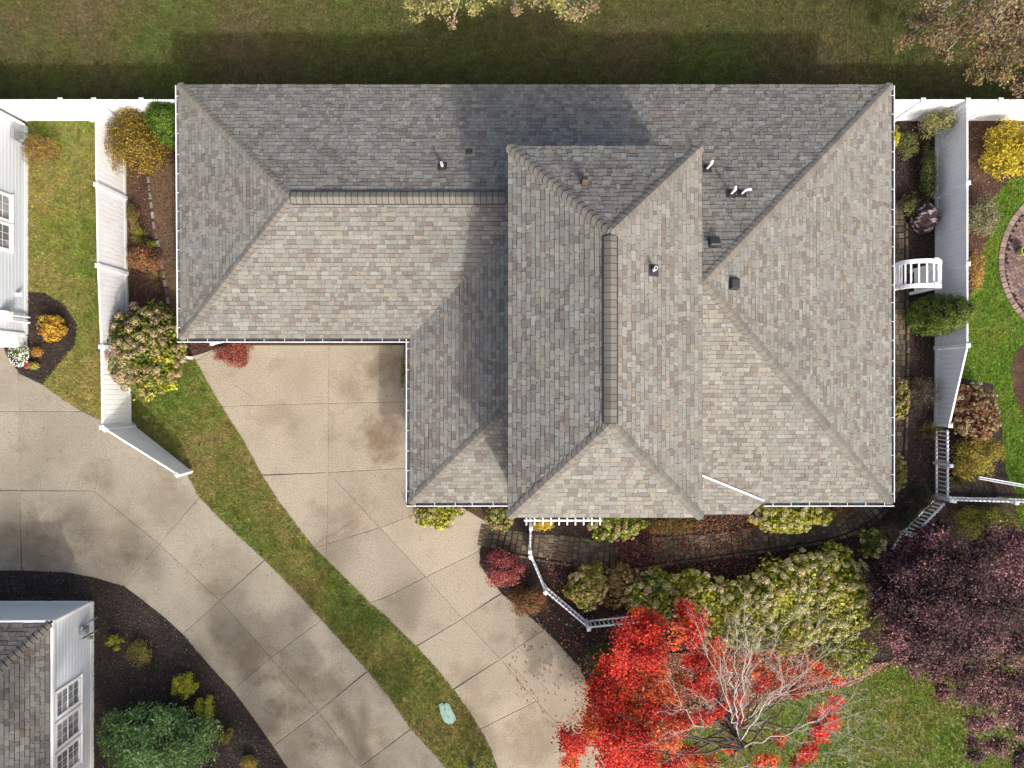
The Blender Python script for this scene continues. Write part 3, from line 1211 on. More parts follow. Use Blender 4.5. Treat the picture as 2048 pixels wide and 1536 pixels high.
box_vent(1428, 486, PN, .3, .3, .14, M_BLACK)
box_vent(1466, 568, (vE, vF, vR), .3, .3, .14, M_BLACK)
box_vent(1169, 368, (d_, a_, uN), .16, .18, .22, M_BROWNV)
box_vent(938, 304, PN, .17, .17, .04, M_BROWNV)

# ================================================================== NEIGHBOUR HOUSES
def clapboard(mb, a, b, z0, z1, out, lap=.17):
    """dutch lap siding: a flat face with a bevelled top on every course"""
    a, b, out = V((*a, 0)), V((*b, 0)), V((*out, 0))
    z = z0
    while z < z1 - .01:
        e = min(z + lap, z1)
        m = z + (e - z) * .45
        lo, hi = out * .02, out * .004
        for (o0, h0), (o1, h1) in (((hi, z), (lo, z)), ((lo, z), (lo, m)), ((lo, m), (hi, e))):
            mb.add([a + o0 + V((0, 0, h0)), b + o0 + V((0, 0, h0)), b + o1 + V((0, 0, h1)), a + o1 + V((0, 0, h1))], [(0, 1, 2, 3)])
        z = e


def window(parent, c, along, out, w, h, cols=3, rows=2, trim=.1):
    """double hung window with muntin bars; c centre on the wall face"""
    c, al, ou = V(c), V((*along, 0)), V((*out, 0))
    up = V((0, 0, 1))
    fr = MB()
    for sgn in (-1, 1):
        fr.bar(c + al * sgn * (w / 2 + trim / 2) - up * (h / 2 + trim) + ou * .035, c + al * sgn * (w / 2 + trim / 2) + up * (h / 2 + trim) + ou * .035, trim, .05, up=ou)
        fr.bar(c - al * (w / 2 - .001) + up * sgn * (h / 2 + trim / 2) + ou * .037, c + al * (w / 2 - .001) + up * sgn * (h / 2 + trim / 2) + ou * .037, trim, .06, up=ou)
    fr.bar(c - al * (w / 2 + trim + .03) - up * (h / 2 + trim + .02) + ou * .05, c + al * (w / 2 + trim + .03) - up * (h / 2 + trim + .02) + ou * .05, .04, .1, up=ou)
    f = fr.build('window', M_FASCIA, parent)
    for k in (0, 1):
        z0 = -h / 2 + k * h / 2
        pb = MB()
        pb.bar(c + up * (z0 + h / 4) - al * (w / 2) + ou * .021, c + up * (z0 + h / 4) + al * (w / 2) + ou * .021, h / 2 - .002, .008, up=ou)
        pb.build('pane', M_GLASS, f)
    sb = MB()
    sb.bar(c - al * (w / 2 - .002) + ou * .034, c + al * (w / 2 - .002) + ou * .034, .05, .02, up=ou)
    sb.build('sash_rail', M_FASCIA, f)
    for i in range(1, cols):
        m1 = MB()
        x = -w / 2 + w * i / cols
        m1.bar(c + al * x - up * (h / 2) + ou * .031, c + al * x + up * (h / 2) + ou * .031, .013, .008, up=ou)
        m1.build('muntin', M_FASCIA, f)
    for k in (0, 1):
        for j in range(1, rows):
            m1 = MB()
            z = -h / 2 + k * h / 2 + (h / 2) * j / rows
            m1.bar(c + up * z - al * (w / 2) + ou * .029, c + up * z + al * (w / 2) + ou * .029, .013, .008, up=ou)
            m1.build('muntin', M_FASCIA, f)


def hip_house(root, x0, x1, y0, y1, h, pitch, ovh, shingle_lim, short_x, corner_trim=True):
    ww = MB()
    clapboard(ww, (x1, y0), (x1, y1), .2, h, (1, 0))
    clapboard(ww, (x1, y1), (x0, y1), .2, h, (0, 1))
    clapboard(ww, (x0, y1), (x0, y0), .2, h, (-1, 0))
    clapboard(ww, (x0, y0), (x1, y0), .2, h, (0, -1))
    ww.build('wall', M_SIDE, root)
    sk = MB()
    for (a, b, o) in (((x1, y0), (x1, y1), (1, 0)), ((x1, y1), (x0, y1), (0, 1)), ((x0, y0), (x1, y0), (0, -1)), ((x0, y1), (x0, y0), (-1, 0))):
        A_, B_, O_ = V((*a, 0)), V((*b, 0)), V((*o, 0))
        sk.bar(A_ + O_ * .01 + V((0, 0, .105)), B_ + O_ * .01 + V((0, 0, .105)), .05, .2)
    sk.build('base_trim', M_FASCIA, root)
    ct = MB()
    for x, y in ((x1, y1), (x1, y0)):
        ct.box((x + .012, y + (.012 if y == y1 else -.012), h / 2 + .1), (.1, .1, h - .2))
    ct.build('corner_board', M_FASCIA, root)
    X0, X1, Y0, Y1 = x0 - ovh, x1 + ovh, y0 - ovh, y1 + ovh
    if short_x:
        hh = (X1 - X0) / 2
        r0, r1 = V(((X0 + X1) / 2, Y0 + hh, h + pitch * hh)), V(((X0 + X1) / 2, Y1 - hh, h + pitch * hh))
    else:
        hh = (Y1 - Y0) / 2
        r0, r1 = V((X0 + hh, (Y0 + Y1) / 2, h + pitch * hh)), V((X1 - hh, (Y0 + Y1) / 2, h + pitch * hh))
    sw, se, ne, nw = V((X0, Y0, h)), V((X1, Y0, h)), V((X1, Y1, h)), V((X0, Y1, h))
    if short_x:
        F = [(se, ne, [se, ne, r1, r0], r1), (ne, nw, [ne, nw, r1], r1), (nw, sw, [nw, sw, r0, r1], r0), (sw, se, [sw, se, r0], r0)]
    else:
        F = [(se, ne, [se, ne, r1], r1), (ne, nw, [ne, nw, r0, r1], r1), (nw, sw, [nw, sw, r0], r0), (sw, se, [sw, se, r1, r0], r0)]
    dk = MB()
    IT = []
    for ea, eb, pl, ap in F:
        n = nrm(pl[0], pl[1], pl[2])
        g = list(pl)
        if (g[1] - g[0]).cross(g[2] - g[0]).z < 0:
            g.reverse()
        dk.add([p - n * .004 for p in g], [tuple(range(len(g)))])
        IT += slope_shingles(ea, eb, ap, [pl], lambda p: p.x > X1 - 6 and p.y > Y1 - 9, fac=.72)
    rf = dk.build('roof', M_DECK, root)
    if shingle_lim is not None:
        emit_shingles(IT, rf, shingle_lim)
        e_n, n_n = nrm(*F[0][2][:3]), nrm(*F[1][2][:3])
        cap_run(ne, r1, e_n, n_n, rf, wd=.14, fac=.78, keep=lambda p: p.y > Y1 - 9, arc=.012)
    fs = MB()
    for a, b in ((se, ne), (ne, nw), (nw, sw), (sw, se)):
        fs.add([(a.x, a.y, h - .17), (b.x, b.y, h - .17), (b.x, b.y, h - .01), (a.x, a.y, h - .01)], [(0, 1, 2, 3)])
    fs.add([(X0, Y0, h - .17), (X1, Y0, h - .17), (X1, Y1, h - .17), (X0, Y1, h - .17)], [(3, 2, 1, 0)])
    for a, b, o in ((se, ne, (1, 0, 0)), (nw, ne, (0, 1, 0))):
        O_ = V(o)
        d = (b - a).normalized()
        fs.bar(a + O_ * .05 + V((0, 0, -.05)), b + O_ * .05 + d * .098 + V((0, 0, -.05)), .09, .1)
    fs.build('fascia', M_FASCIA, root)


nh = thing('house', (-21, 5.5, 0), 'white clapboard house cut off by the left edge, twin windows facing the strip lawn', 'house')
hip_house(nh, -27.0, -18.17, 1.86, 9.62, 3.1, .45, .35, None, False)
window(nh, (-18.17, 6.33, 1.62), (0, 1), (1, 0), .82, 1.3)
window(nh, (-18.17, 5.28, 1.62), (0, 1), (1, 0), .82, 1.3)
mb = MB()
mb.box((-18.1, 3.28, .62), (.1, .12, .12))
mb.bar((-18.09, 3.28, .6), (-18.0, 3.28, .54), .12, .03)
mb.build('wall_vent', M_PIPE, nh)
mb = MB()
mb.box((-18.05, 2.45, 1.25), (.22, .3, .42))
mb.tube((-17.95, 2.5, 1.2), (-17.88, 2.5, 1.2), .09, .09, 14)
mb.build('meter_box', M_PIPE, nh)
mb = MB()
mb.tube((-18.06, 2.5, 1.05), (-18.06, 2.5, .05), .035, .035, 10)
mb.tube((-18.06, 2.3, 1.05), (-18.06, 2.3, .05), .035, .035, 10)
mb.build('conduit', M_PIPE, nh)
mb = MB()
mb.box((-18.05, 9.05, .75), (.2, .22, .3))
mb.tube((-18.0, 8.86, .1), (-18.0, 8.86, .95), .04, .04, 10)
mb.tube((-18.0, 9.25, .1), (-18.0, 9.25, .6), .05, .05, 10)
mb.box((-18.0, 9.06, .98), (.12, .42, .06))
mb.build('gas_meter', M_METAL, nh)
mb = MB()
mb.box((-22.6, 1.60, .28), (8.9, .42, .5))
mb.box((-22.6, 1.585, .56), (9.0, .47, .06))
mb.build('front_step', M_FASCIA, nh)

sh = thing('house', (-20, -13, 0), 'white sided house with grey shingle roof in the lower left corner', 'house')
hip_house(sh, -27.6, -15.70, -24.0, -8.16, 2.5, .42, .06, 150, True)
for i, yy in enumerate((-11.06, -12.14, -13.22)):
    window(sh, (-15.70, yy, 1.52), (0, 1), (1, 0), .78, 1.2, cols=3, rows=2, trim=.11)
mb = MB()
mb.box((-15.58, -8.95, .75), (.18, .26, .3))
mb.tube((-15.52, -9.2, .05), (-15.52, -9.2, 1.0), .03, .03, 10)
mb.tube((-15.52, -8.72, .05), (-15.52, -8.72, .62), .03, .03, 10)
mb.tube((-15.52, -9.2, .97), (-15.52, -8.75, .97), .03, .03, 10)
mb.tube((-15.5, -8.95, .92), (-15.36, -8.95, .92), .1, .1, 16)
mb.box((-15.5, -9.32, .5), (.12, .1, .14))
mb.build('gas_meter', M_METAL, sh)

# ================================================================== FENCES
def vmesh_box(name, sx, sy, sz, bev=0.0):
    mb = MB()
    mb.box((0, 0, sz / 2), (sx, sy, sz))
    return mb.mesh(name)


PLANK = {}


def post(parent, x, y, h, rz=0.0, sz=.13, cap=.155, m=None):
    m = m or M_WHITE
    mb = MB()
    mb.box((x, y, h / 2), (sz, sz, h), rz)
    o = mb.build('post', m, parent)
    cb = MB()
    cb.box((x, y, h + .015), (cap, cap, .03), rz)
    R = Matrix.Rotation(rz, 3, 'Z')
    q = [V((x, y, h + .03)) + R @ V((i * cap / 2, j * cap / 2, 0)) for i, j in ((-1, -1), (1, -1), (1, 1), (-1, 1))]
    cb.add(q + [V((x, y, h + .075))], [(0, 1, 4), (1, 2, 4), (2, 3, 4), (3, 0, 4)])
    cb.build('post_cap', m, o)


def privacy(label, runs, group=None, pw=.178):
    """runs: list of (x, y, h) posts in order"""
    f = thing('privacy_fence', (runs[0][0], runs[0][1], 0), label, 'fence', group)
    for i, (x, y, h) in enumerate(runs):
        j = min(i, len(runs) - 2)
        rz = math.atan2(runs[j + 1][1] - runs[j][1], runs[j + 1][0] - runs[j][0])
        post(f, x, y, h + .02, rz)
    for (xa, ya, ha), (xb, yb, hb) in zip(runs, runs[1:]):
        a, b = V((xa, ya, 0)), V((xb, yb, 0))
        d = (b - a).normalized()
        L = (b - a).length
        a2, b2 = a + d * .067, b - d * .067
        rb_ = MB()
        rb_.bar(a2 + V((0, 0, ha - .05)), b2 + V((0, 0, hb - .05)), .055, .1)
        rb_.build('top_rail', M_WHITE, f)
        rb_ = MB()
        rb_.bar(a2 + V((0, 0, .1)), b2 + V((0, 0, .1)), .052, .14)
        rb_.build('bottom_rail', M_WHITE, f)
        n = max(1, round((L - .13) / pw))
        step = (L - .134) / n
        rz = math.atan2(d.y, d.x)
        for i in range(n):
            t = .067 + (i + .5) * step
            q = a + d * t
            ht = ha + (hb - ha) * t / L - .1
            key = (round(step, 3), round(ht, 2))
            if key not in PLANK:
                mb = MB()
                wd, th, hh, bv = step - .004, .03, ht - .15, .013
                vs = []
                for z in (0, hh):
                    for x, y in ((-wd / 2, -th / 2 + bv), (-wd / 2 + bv, -th / 2), (wd / 2 - bv, -th / 2), (wd / 2, -th / 2 + bv),
                                 (wd / 2, th / 2 - bv), (wd / 2 - bv, th / 2), (-wd / 2 + bv, th / 2), (-wd / 2, th / 2 - bv)):
                        vs.append((x, y, z))
                mb.add(vs, [(k, (k + 1) % 8, 8 + (k + 1) % 8, 8 + k) for k in range(8)] + [tuple(range(8, 16))])
                PLANK[key] = mb.mesh('plank')
            o = link('plank', PLANK[key], f, M_WHITE)
            o.location = (q.x, q.y, .16)
            o.rotation_euler = (0, 0, rz)


FH = 1.83
yB = 9.88
privacy('white vinyl privacy fence along the back yard left of the house', [(-24.2, yB, FH), (-20.6, yB, FH), (-18.2, yB, FH), (-15.72, yB, FH), (-14.55, yB, FH), (-12.9, yB, FH), (-10.7, yB, FH)])
privacy('white vinyl privacy fence running along the left side of the garage, bushes against it', [(-14.5, yB - .14, FH), (-14.47, 6.95, FH), (-14.42, 4.13, FH), (-14.3, 1.3, FH), (-14.27, -1.5, FH)])
privacy('short angled white fence panel whose top slopes down to the driveway grass', [(-14.16, -1.57, FH), (-12.02, -3.26, 1.07)])
privacy('white vinyl privacy fence along the back yard right of the house', [(12.4, yB, FH), (14.3, yB, FH), (15.86, yB, FH), (17.0, yB, FH), (19.4, yB, FH), (21.8, yB, FH)])
privacy('white vinyl privacy fence along the right side of the house with a sloping end panel', [(15.86, yB - .14, FH), (15.86, 7.0, FH), (15.86, 4.18, FH), (15.86, 1.35, FH), (15.82, -1.5, .92)])
# stub of white rail by the hydrangea
sp = thing('fence_stub', P(360, 713), 'single white fence rail stub sticking out of the big hydrangea beside the garage', 'fence')
post(sp, *P2(384, 716), .95, 0, .1, .12)
mb = MB()
mb.bar((*P2(375, 716, 0), .8), (*P2(345, 716, 0), .8), .05, .1)
mb.build('top_rail', M_WHITE, sp)

PICK = None


def picket_fence(label, runs, hgt=.92, posts=None, gap=.16, group=None, skip_posts=()):
    global PICK
    f = thing('picket_fence', (runs[0][0], runs[0][1], 0), label, 'fence', group)
    if PICK is None:
        mb = MB()
        w_, t_ = .036, .036
        vs = [(x * w_ / 2, y * t_ / 2, z) for z in (0, .8) for x, y in ((-1, -1), (1, -1), (1, 1), (-1, 1))] + [(0, 0, .84)]
        mb.add(vs, [(0, 1, 5, 4), (1, 2, 6, 5), (2, 3, 7, 6), (3, 0, 4, 7), (4, 5, 8), (5, 6, 8), (6, 7, 8), (7, 4, 8)])
        PICK = mb.mesh('picket')
    for i, (x, y) in enumerate(runs):
        if i in skip_posts:
            continue
        j = min(i, len(runs) - 2)
        rz = math.atan2(runs[j + 1][1] - runs[j][1], runs[j + 1][0] - runs[j][0])
        post(f, x, y, hgt + .06, rz, .11, .135)
    for (xa, ya), (xb, yb) in zip(runs, runs[1:]):
        a, b = V((xa, ya, 0)), V((xb, yb, 0))
        d = (b - a).normalized()
        L = (b - a).length
        for z, nm in ((.78, 'top_rail'), (.14, 'bottom_rail')):
            rb_ = MB()
            rb_.bar(a + d * .057 + V((0, 0, z)), b - d * .057 + V((0, 0, z)), .045, .07)
            rb_.build(nm, M_WHITE, f)
        n = max(1, round((L - .1) / gap))
        for i in range(n):
            q = a + d * (.05 + (i + .5) * (L - .1) / n)
            o = link('picket', PICK, f, M_WHITE)
            o.location = (q.x, q.y, .08)
            o.rotation_euler = (0, 0, math.atan2(d.y, d.x))


picket_fence('white picket fence continuing the right side privacy fence past two drooping grass clumps', [(15.82, -1.62), (15.83, -2.95), (15.83, -4.2)], skip_posts=(0,))
picket_fence('white picket fence at the right edge between the yellow shrub and the boxwood', [(15.95, -4.22), (18.2, -4.28), (21.5, -4.4)])
picket_fence('white picket fence section slanting from the corner post down into the purple tree', [(15.75, -4.3), (14.55, -5.55), (13.9, -6.6), (13.55, -7.75)], skip_posts=(0,))
q = [P2(x, y, .9) for x, y in ((1062, 1056), (1060, 1103))]
picket_fence('narrow white garden gate across the paver walkway below the pergola', q, gap=.13)
q = [P2(x, y, .9) for x, y in ((1061, 1113), (1091, 1184), (1177, 1257), (1290, 1245), (1400, 1226), (1540, 1222), (1670, 1214), (1752, 1198))]
picket_fence('white picket fence curving past the red barberry and behind the red maple', q)

# ---- pergola over the front bed
pg = thing('pergola', P(1125, 1038), 'white ladder-like pergola top sticking out below the front eave', 'pergola')
z = 2.25
xa, xb = P2(1048, 1042, z)[0], P2(1204, 1042, z)[0]
yy = P2(0, 1041, z)[1]
mb = MB()
mb.bar((xa, yy, z), (xb, yy, z), .05, .09)
mb.build('beam', M_WHITE, pg)
mb = MB()
mb.bar((xa, yy + .9, z), (xb, yy + .9, z), .07, .09)
mb.build('beam', M_WHITE, pg)
for i in range(10):
    x = xa + .08 + (xb - xa - .16) * i / 9
    mb = MB()
    mb.bar((x, yy - .14, z + .08), (x, yy + 1.05, z + .08), .04, .07)
    mb.build('crossbar', M_WHITE, pg)
for x in (xa + .22, xb - .45):
    mb = MB()
    mb.box((x, yy + .03, z / 2 - .03), (.09, .06, z - .06))
    mb.build('post', M_WHITE, pg)

# ---- arched garden arbor beside the right fence
ar = thing('garden_arbor', (14.3, 3.8, 0), 'white arched garden arbor with lattice sides against the right fence', 'arbor')
ax, aw = 14.25, .72


def arch_pt(t, r=0.0):
    a = math.pi * t
    return V((ax - math.cos(a) * (aw + r), 0, 1.72 + math.sin(a) * (.55 + r)))


for yy, nm in ((4.22, 'arch'), (3.38, 'arch')):
    mb = MB()
    N = 14
    for i in range(N):
        p, q = arch_pt(i / N), arch_pt((i + 1) / N)
        pi_, qi = arch_pt(i / N, -.1), arch_pt((i + 1) / N, -.1)
        y0, y1 = yy - .07, yy + .07
        vs = [V((v.x, y_, v.z)) for y_ in (y0, y1) for v in (p, q, qi, pi_)]
        mb.add(vs, [(0, 1, 5, 4), (3, 7, 6, 2), (0, 3, 2, 1), (4, 5, 6, 7)])
    mb.build(nm, M_WHITE, ar)
    for s in (-1, 1):
        lb = MB()
        lb.box((ax + s * (aw - .05), yy, .86), (.1, .1, 1.72))
        lb.build('leg', M_WHITE, ar)
    bb = MB()
    pp = arch_pt(.62, .02)
    bb.box((pp.x, yy, pp.z), (.16, .19, .06))
    bb.build('bracket', M_WHITE, ar)
for t in (.06, .14, .24, .36, .48, .6, .72, .83, .91, .96):
    p = arch_pt(t, -.04)
    mb = MB()
    mb.bar((p.x, 3.45, p.z), (p.x, 4.15, p.z), .055, .03)
    mb.build('slat', M_WHITE, ar)
for s in (-1, 1):
    lt = MB()
    x = ax + s * (aw - .05)
    y0, y1, z0, z1 = 3.43, 4.17, .35, 1.65
    st = .085
    for sg, dxx in ((1, -.006), (-1, .006)):
        k = -20
        while k < 40:
            c0 = k * st
            pts_ = []
            for yv in (y0, y1):
                zv = z0 + (c0 + sg * (yv - y0))
                if z0 <= zv <= z1:
                    pts_.append((yv, zv))
            for zv in (z0, z1):
                yv = y0 + sg * (zv - z0 - c0)
                if y0 < yv < y1:
                    pts_.append((yv, zv))
            if len(pts_) >= 2:
                (ya, za), (yb_, zb) = pts_[0], pts_[1]
                lt.bar((x + dxx, ya, za), (x + dxx, yb_, zb), .034, .01, up=(1, 0, 0))
            k += 1
    lt.build('lattice', M_WHITE, ar)
    fr = MB()
    for zz in (z0, z1):
        fr.bar((x, y0, zz), (x, y1, zz), .05, .06)
    fr.build('lattice_frame', M_WHITE, ar)

# ---- boulder
bm = bmesh.new()
bmesh.ops.create_icosphere(bm, subdivisions=3, radius=1)
rr = random.Random(4)
pl = [(Vector((rr.uniform(-1, 1), rr.uniform(-1, 1), rr.uniform(-.3, 1))).normalized(), rr.uniform(.55, .85)) for _ in range(14)]
for v in bm.verts:
    for n, d in pl:
        e = v.co.dot(n) - d
        if e > 0:
            v.co -= n * e * .95
    v.co *= 1 + .03 * math.sin(v.co.x * 9 + v.co.y * 7)
    v.co = Vector((v.co.x * .55, v.co.y * .62, v.co.z * .75 + .45))
    if v.co.z < 0:
        v.co.z = 0
me = bpy.data.meshes.new('boulder')
bm.to_mesh(me)
bm.free()
bo = link('boulder', me, None, M_ROCK)
bo.location = P(1839, 442)
tag(bo, 'upright maroon and white banded boulder against the right fence', 'boulder')

# ---- utility cover, post, pole, ring
mb = MB()
c = P(893, 1420)
pts_ = [(878, 1408), (884, 1404), (888, 1408), (893, 1404), (899, 1407), (905, 1420), (911, 1432), (912, 1438), (905, 1446), (897, 1447), (889, 1442), (882, 1428)]
vs = [V((*P2(x, y), .06)) for x, y in reversed(pts_)]
n = len(vs)
mb.add(vs + [v - V((0, 0, .05)) for v in vs], [tuple(range(n))] + [(i, n + i, n + (i + 1) % n, (i + 1) % n) for i in range(n)])
cen = sum(vs, V((0, 0, 0))) / n
ins = [cen + (v - cen) * .82 + V((0, 0, .012)) for v in vs]
mb.add(ins + [v - V((0, 0, .014)) for v in ins], [tuple(range(n))] + [(i, n + i, n + (i + 1) % n, (i + 1) % n) for i in range(n)])
o = mb.build('utility_cover', M_TEAL)
for fx in (-.09, .1):
    hb = MB()
    hb.tube((cen.x + fx, cen.y - fx * 1.6, .07), (cen.x + fx, cen.y - fx * 1.6, .082), .022, .02, 8)
    hb.build('bolt', M_METAL, o)
tag(o, 'pale green utility box lid half grown over in the grass between driveways', 'utility cover')
mb = MB()
q = P(945, 1532, .0)
mb.box((q.x, q.y, .2), (.14, .14, .4))
mb.box((q.x, q.y, .41), (.16, .16, .02))
o = mb.build('marker_post', M_METAL)
tag(o, 'short grey marker post at the bottom edge of the grass strip', 'post')
mb = MB()
a = P(1958, 957, .6)
b = P(2070, 977, .75)
mb.tube(a, b, .035, .035, 10)
mb.tube(a + V((0, .07, 0)), b + V((0, .07, 0)), .02, .02, 8)
mb.tube(a, (a.x, a.y, 0), .03, .03, 8)
mb.tube(b, (b.x, b.y, 0), .03, .03, 8)
o = mb.build('handrail', M_METAL)
tag(o, 'thin grey double handrail beside the yellow shrub at the right edge', 'handrail')
mb = MB()
q = P(2052, 502, .35)
N = 20
for i in range(N):
    a0, a1 = math.tau * i / N, math.tau * (i + 1) / N
    f = lambda a, r, z_: V((q.x + math.cos(a) * r, q.y + math.sin(a) * r, z_))
    mb.add([f(a0, .13, .03), f(a1, .13, .03), f(a1, .19, .38), f(a0, .19, .38), f(a1, .15, .38), f(a0, .15, .38), f(a1, .13, .2), f(a0, .13, .2)], [(0, 1, 2, 3), (3, 2, 4, 5), (5, 4, 6, 7)])
o = mb.build('planter_pot', mat('yellow_glaze', A(190, 190, 110), .4, var=[(9, .8, .5, .7, .5, 3)]))
tag(o, 'yellow rimmed pot on the brick patio at the right edge', 'planter')

# ================================================================== VEGETATION
def twig_tris(p0, p1, r0, r1):
    """thin 3-sided tubes, arrays (n,3); returns quads (n*3*4,3)"""
    d = unit(p1 - p0)
    s = unit(np.cross(d, RNG.normal(size=d.shape)))
    t = np.cross(d, s)
    ring0, ring1 = [], []
    for k in range(3):
        a = 2 * math.pi * k / 3
        o = s * math.cos(a) + t * math.sin(a)
        ring0.append(p0 + o * r0[:, None])
        ring1.append(p1 + o * r1[:, None])
    q = []
    for k in range(3):
        q.append(np.stack([ring0[k], ring0[(k + 1) % 3], ring1[(k + 1) % 3], ring1[k]], 1))
    return np.concatenate(q, 0).reshape(-1, 3)


def clump_dirs(k, zmin=-.25):
    d = unit(RNG.normal(size=(k * 4, 3)))
    d = d[d[:, 2] > zmin][:k]
    return d


def shrub(name, label, px, py, rx, ry, h, pal, n, leaf=.07, k=40, sig=.22, asp=.6, group=None, cat='shrub', stems=14, twigs=0, twigc=A(120, 104, 88),
          zmin=-.35, upn=.35, shade=.0, inner=.3, jit=.2, mid=.5, rag=.1, z0=0.0):
    c = P(px, py, z0 + h * mid)
    kk = K(z0 + h * mid)
    R = np.array([rx * kk, ry * kk, h * .5])
    C = np.array([c.x, c.y, z0 + h * .5])
    root = thing(name, (c.x, c.y, 0), label, cat, group)
    d = clump_dirs(k, zmin)
    k = len(d)
    rad = RNG.uniform(.5, 1.0, k)
    cc = d * rad[:, None]
    tone = RNG.normal(size=k) * .14
    idx = RNG.integers(0, k, n)
    p = cc[idx] + RNG.normal(size=(n, 3)) * sig
    m_in = RNG.random(n) < inner
    p[m_in] *= RNG.uniform(.4, .9, m_in.sum())[:, None]
    ln = np.linalg.norm(p, axis=1)
    over = ln > 1.08
    p[over] *= (1.08 / ln[over] * RNG.uniform(.86, 1, over.sum()))[:, None]
    th = np.arctan2(p[:, 1], p[:, 0])
    ph = RNG.uniform(0, 6.283, 4)
    lump = 1 + rag * (.5 * np.sin(2 * th + ph[0]) + .45 * np.sin(3 * th + ph[1]) + .4 * np.sin(5 * th + ph[2]) + .3 * np.sin(8 * th + ph[3]))
    p[:, :2] *= lump[:, None]
    pos = C + p * R
    pos[:, 2] = np.maximum(pos[:, 2], .02)
    nr = unit(unit(p) * .75 + np.array([0, 0, upn]) + RNG.normal(size=(n, 3)) * .5)
    Ls = leaf * RNG.uniform(.65, 1.35, n)
    col = pick(pal, n, jit) * 1.3 * (1 + tone[idx])[:, None]
    me = np_mesh('foliage', leaf_quads(pos, nr, Ls, Ls * asp, .12), 4, np.clip(col, .004, .9))
    link('foliage', me, root, M_LEAF)
    if stems:
        ns = stems
        base = np.array([c.x, c.y, 0]) + np.stack([RNG.normal(size=ns) * R[0] * .12, RNG.normal(size=ns) * R[1] * .12, np.zeros(ns)], 1)
        tip = C + d[RNG.integers(0, k, ns)] * R * .8
        mid_ = (base + tip) / 2 + RNG.normal(size=(ns, 3)) * .05
        q = np.concatenate([twig_tris(base, mid_, np.full(ns, .012), np.full(ns, .009)), twig_tris(mid_, tip, np.full(ns, .009), np.full(ns, .004))])
        link('stem', np_mesh('stem', q, 4, np.tile(np.array(twigc), (len(q) // 4, 1))), root, M_TWIG)
    if twigs:
        a = C + unit(RNG.normal(size=(twigs, 3))) * R * RNG.uniform(.1, .7, twigs)[:, None]
        dr = unit((a - C) / R * np.array([1, 1, 1]) + RNG.normal(size=(twigs, 3)) * .5 + np.array([0, 0, .4]))
        b = a + dr * RNG.uniform(.2, .5, twigs)[:, None] * R.mean()
        a[:, 2] = np.maximum(a[:, 2], .02)
        b[:, 2] = np.maximum(b[:, 2], .02)
        q = twig_tris(a, b, np.full(twigs, .008), np.full(twigs, .003))
        cl = np.array(twigc) * RNG.uniform(.6, 1.4, (len(q) // 4, 1))
        link('twigs', np_mesh('twigs', q, 4, cl), root, M_TWIG)
    return root, C, R


HEADS = {}


def head_mesh(pal, key):
    if key not in HEADS:
        ms = []
        for v in range(4):
            n = 70
            d = unit(RNG.normal(size=(n * 3, 3)))
            d = d[d[:, 2] > -.25][:n]
            n = len(d)
            pos = d * np.array([1, 1, .8]) * RNG.uniform(.8, 1.02, n)[:, None]
            nr = unit(d + RNG.normal(size=(n, 3)) * .45)
            L = RNG.uniform(.34, .6, n)
            base = np.array(pal[v % len(pal)]) * 1.35
            col = np.clip(base * (1 + RNG.normal(size=(n, 1)) * .16) * (1 + RNG.normal(size=(n, 3)) * .05), .01, .9)
            me = np_mesh('flower_head', leaf_quads(pos, nr, L, L * .9, .1), 4, col)
            me.materials.append(M_PETAL)
            ms.append(me)
        HEADS[key] = ms
    return HEADS[key]


H_TAN = [A(180, 158, 124), A(164, 142, 112), A(188, 172, 132), A(168, 154, 108)]
H_CREAM = [A(214, 208, 150), A(220, 212, 162), A(204, 204, 132), A(214, 198, 154)]
H_MIX = [A(196, 184, 132), A(190, 170, 132), A(178, 178, 112), A(184, 154, 122)]
G_YG = [A(160, 166, 54), A(182, 180, 54), A(132, 146, 50), A(108, 126, 44), A(196, 190, 66), A(166, 138, 64)]
G_MID = [A(110, 122, 50), A(92, 108, 46), A(134, 136, 60), A(80, 96, 40)]


def hydrangea(label, px, py, rx, ry, h, n, pal, hp, key, heads, hr=(.09, .15), group=None, leaf=.12, **kw):
    root, C, R = shrub('hydrangea', label, px, py, rx, ry, h, pal, n, leaf=leaf, asp=.72, k=36, sig=.24, rag=.2, group=group, cat='hydrangea', **kw)
    d = clump_dirs(heads * 2, .02)
    ms = head_mesh(hp, key)
    got = []
    for v in d:
        if len(got) >= heads:
            break
        v = np.array(v)
        p = C + v * R * RNG.uniform(.9, 1.16)
        if any(np.linalg.norm(p - g) < hr[0] * 1.3 for g in got):
            continue
        got.append(p)
        o = link('flower_head', ms[int(RNG.integers(0, 4))], root)
        r = RNG.uniform(hr[0], hr[1])
        o.location = p
        o.scale = (r, r, r * RNG.uniform(.8, 1.0))
        nv = Vector(v * np.array([.8, .8, 1]) + RNG.normal(size=3) * .15).normalized()
        o.rotation_euler = nv.to_track_quat('Z', 'Y').to_euler()
    return root


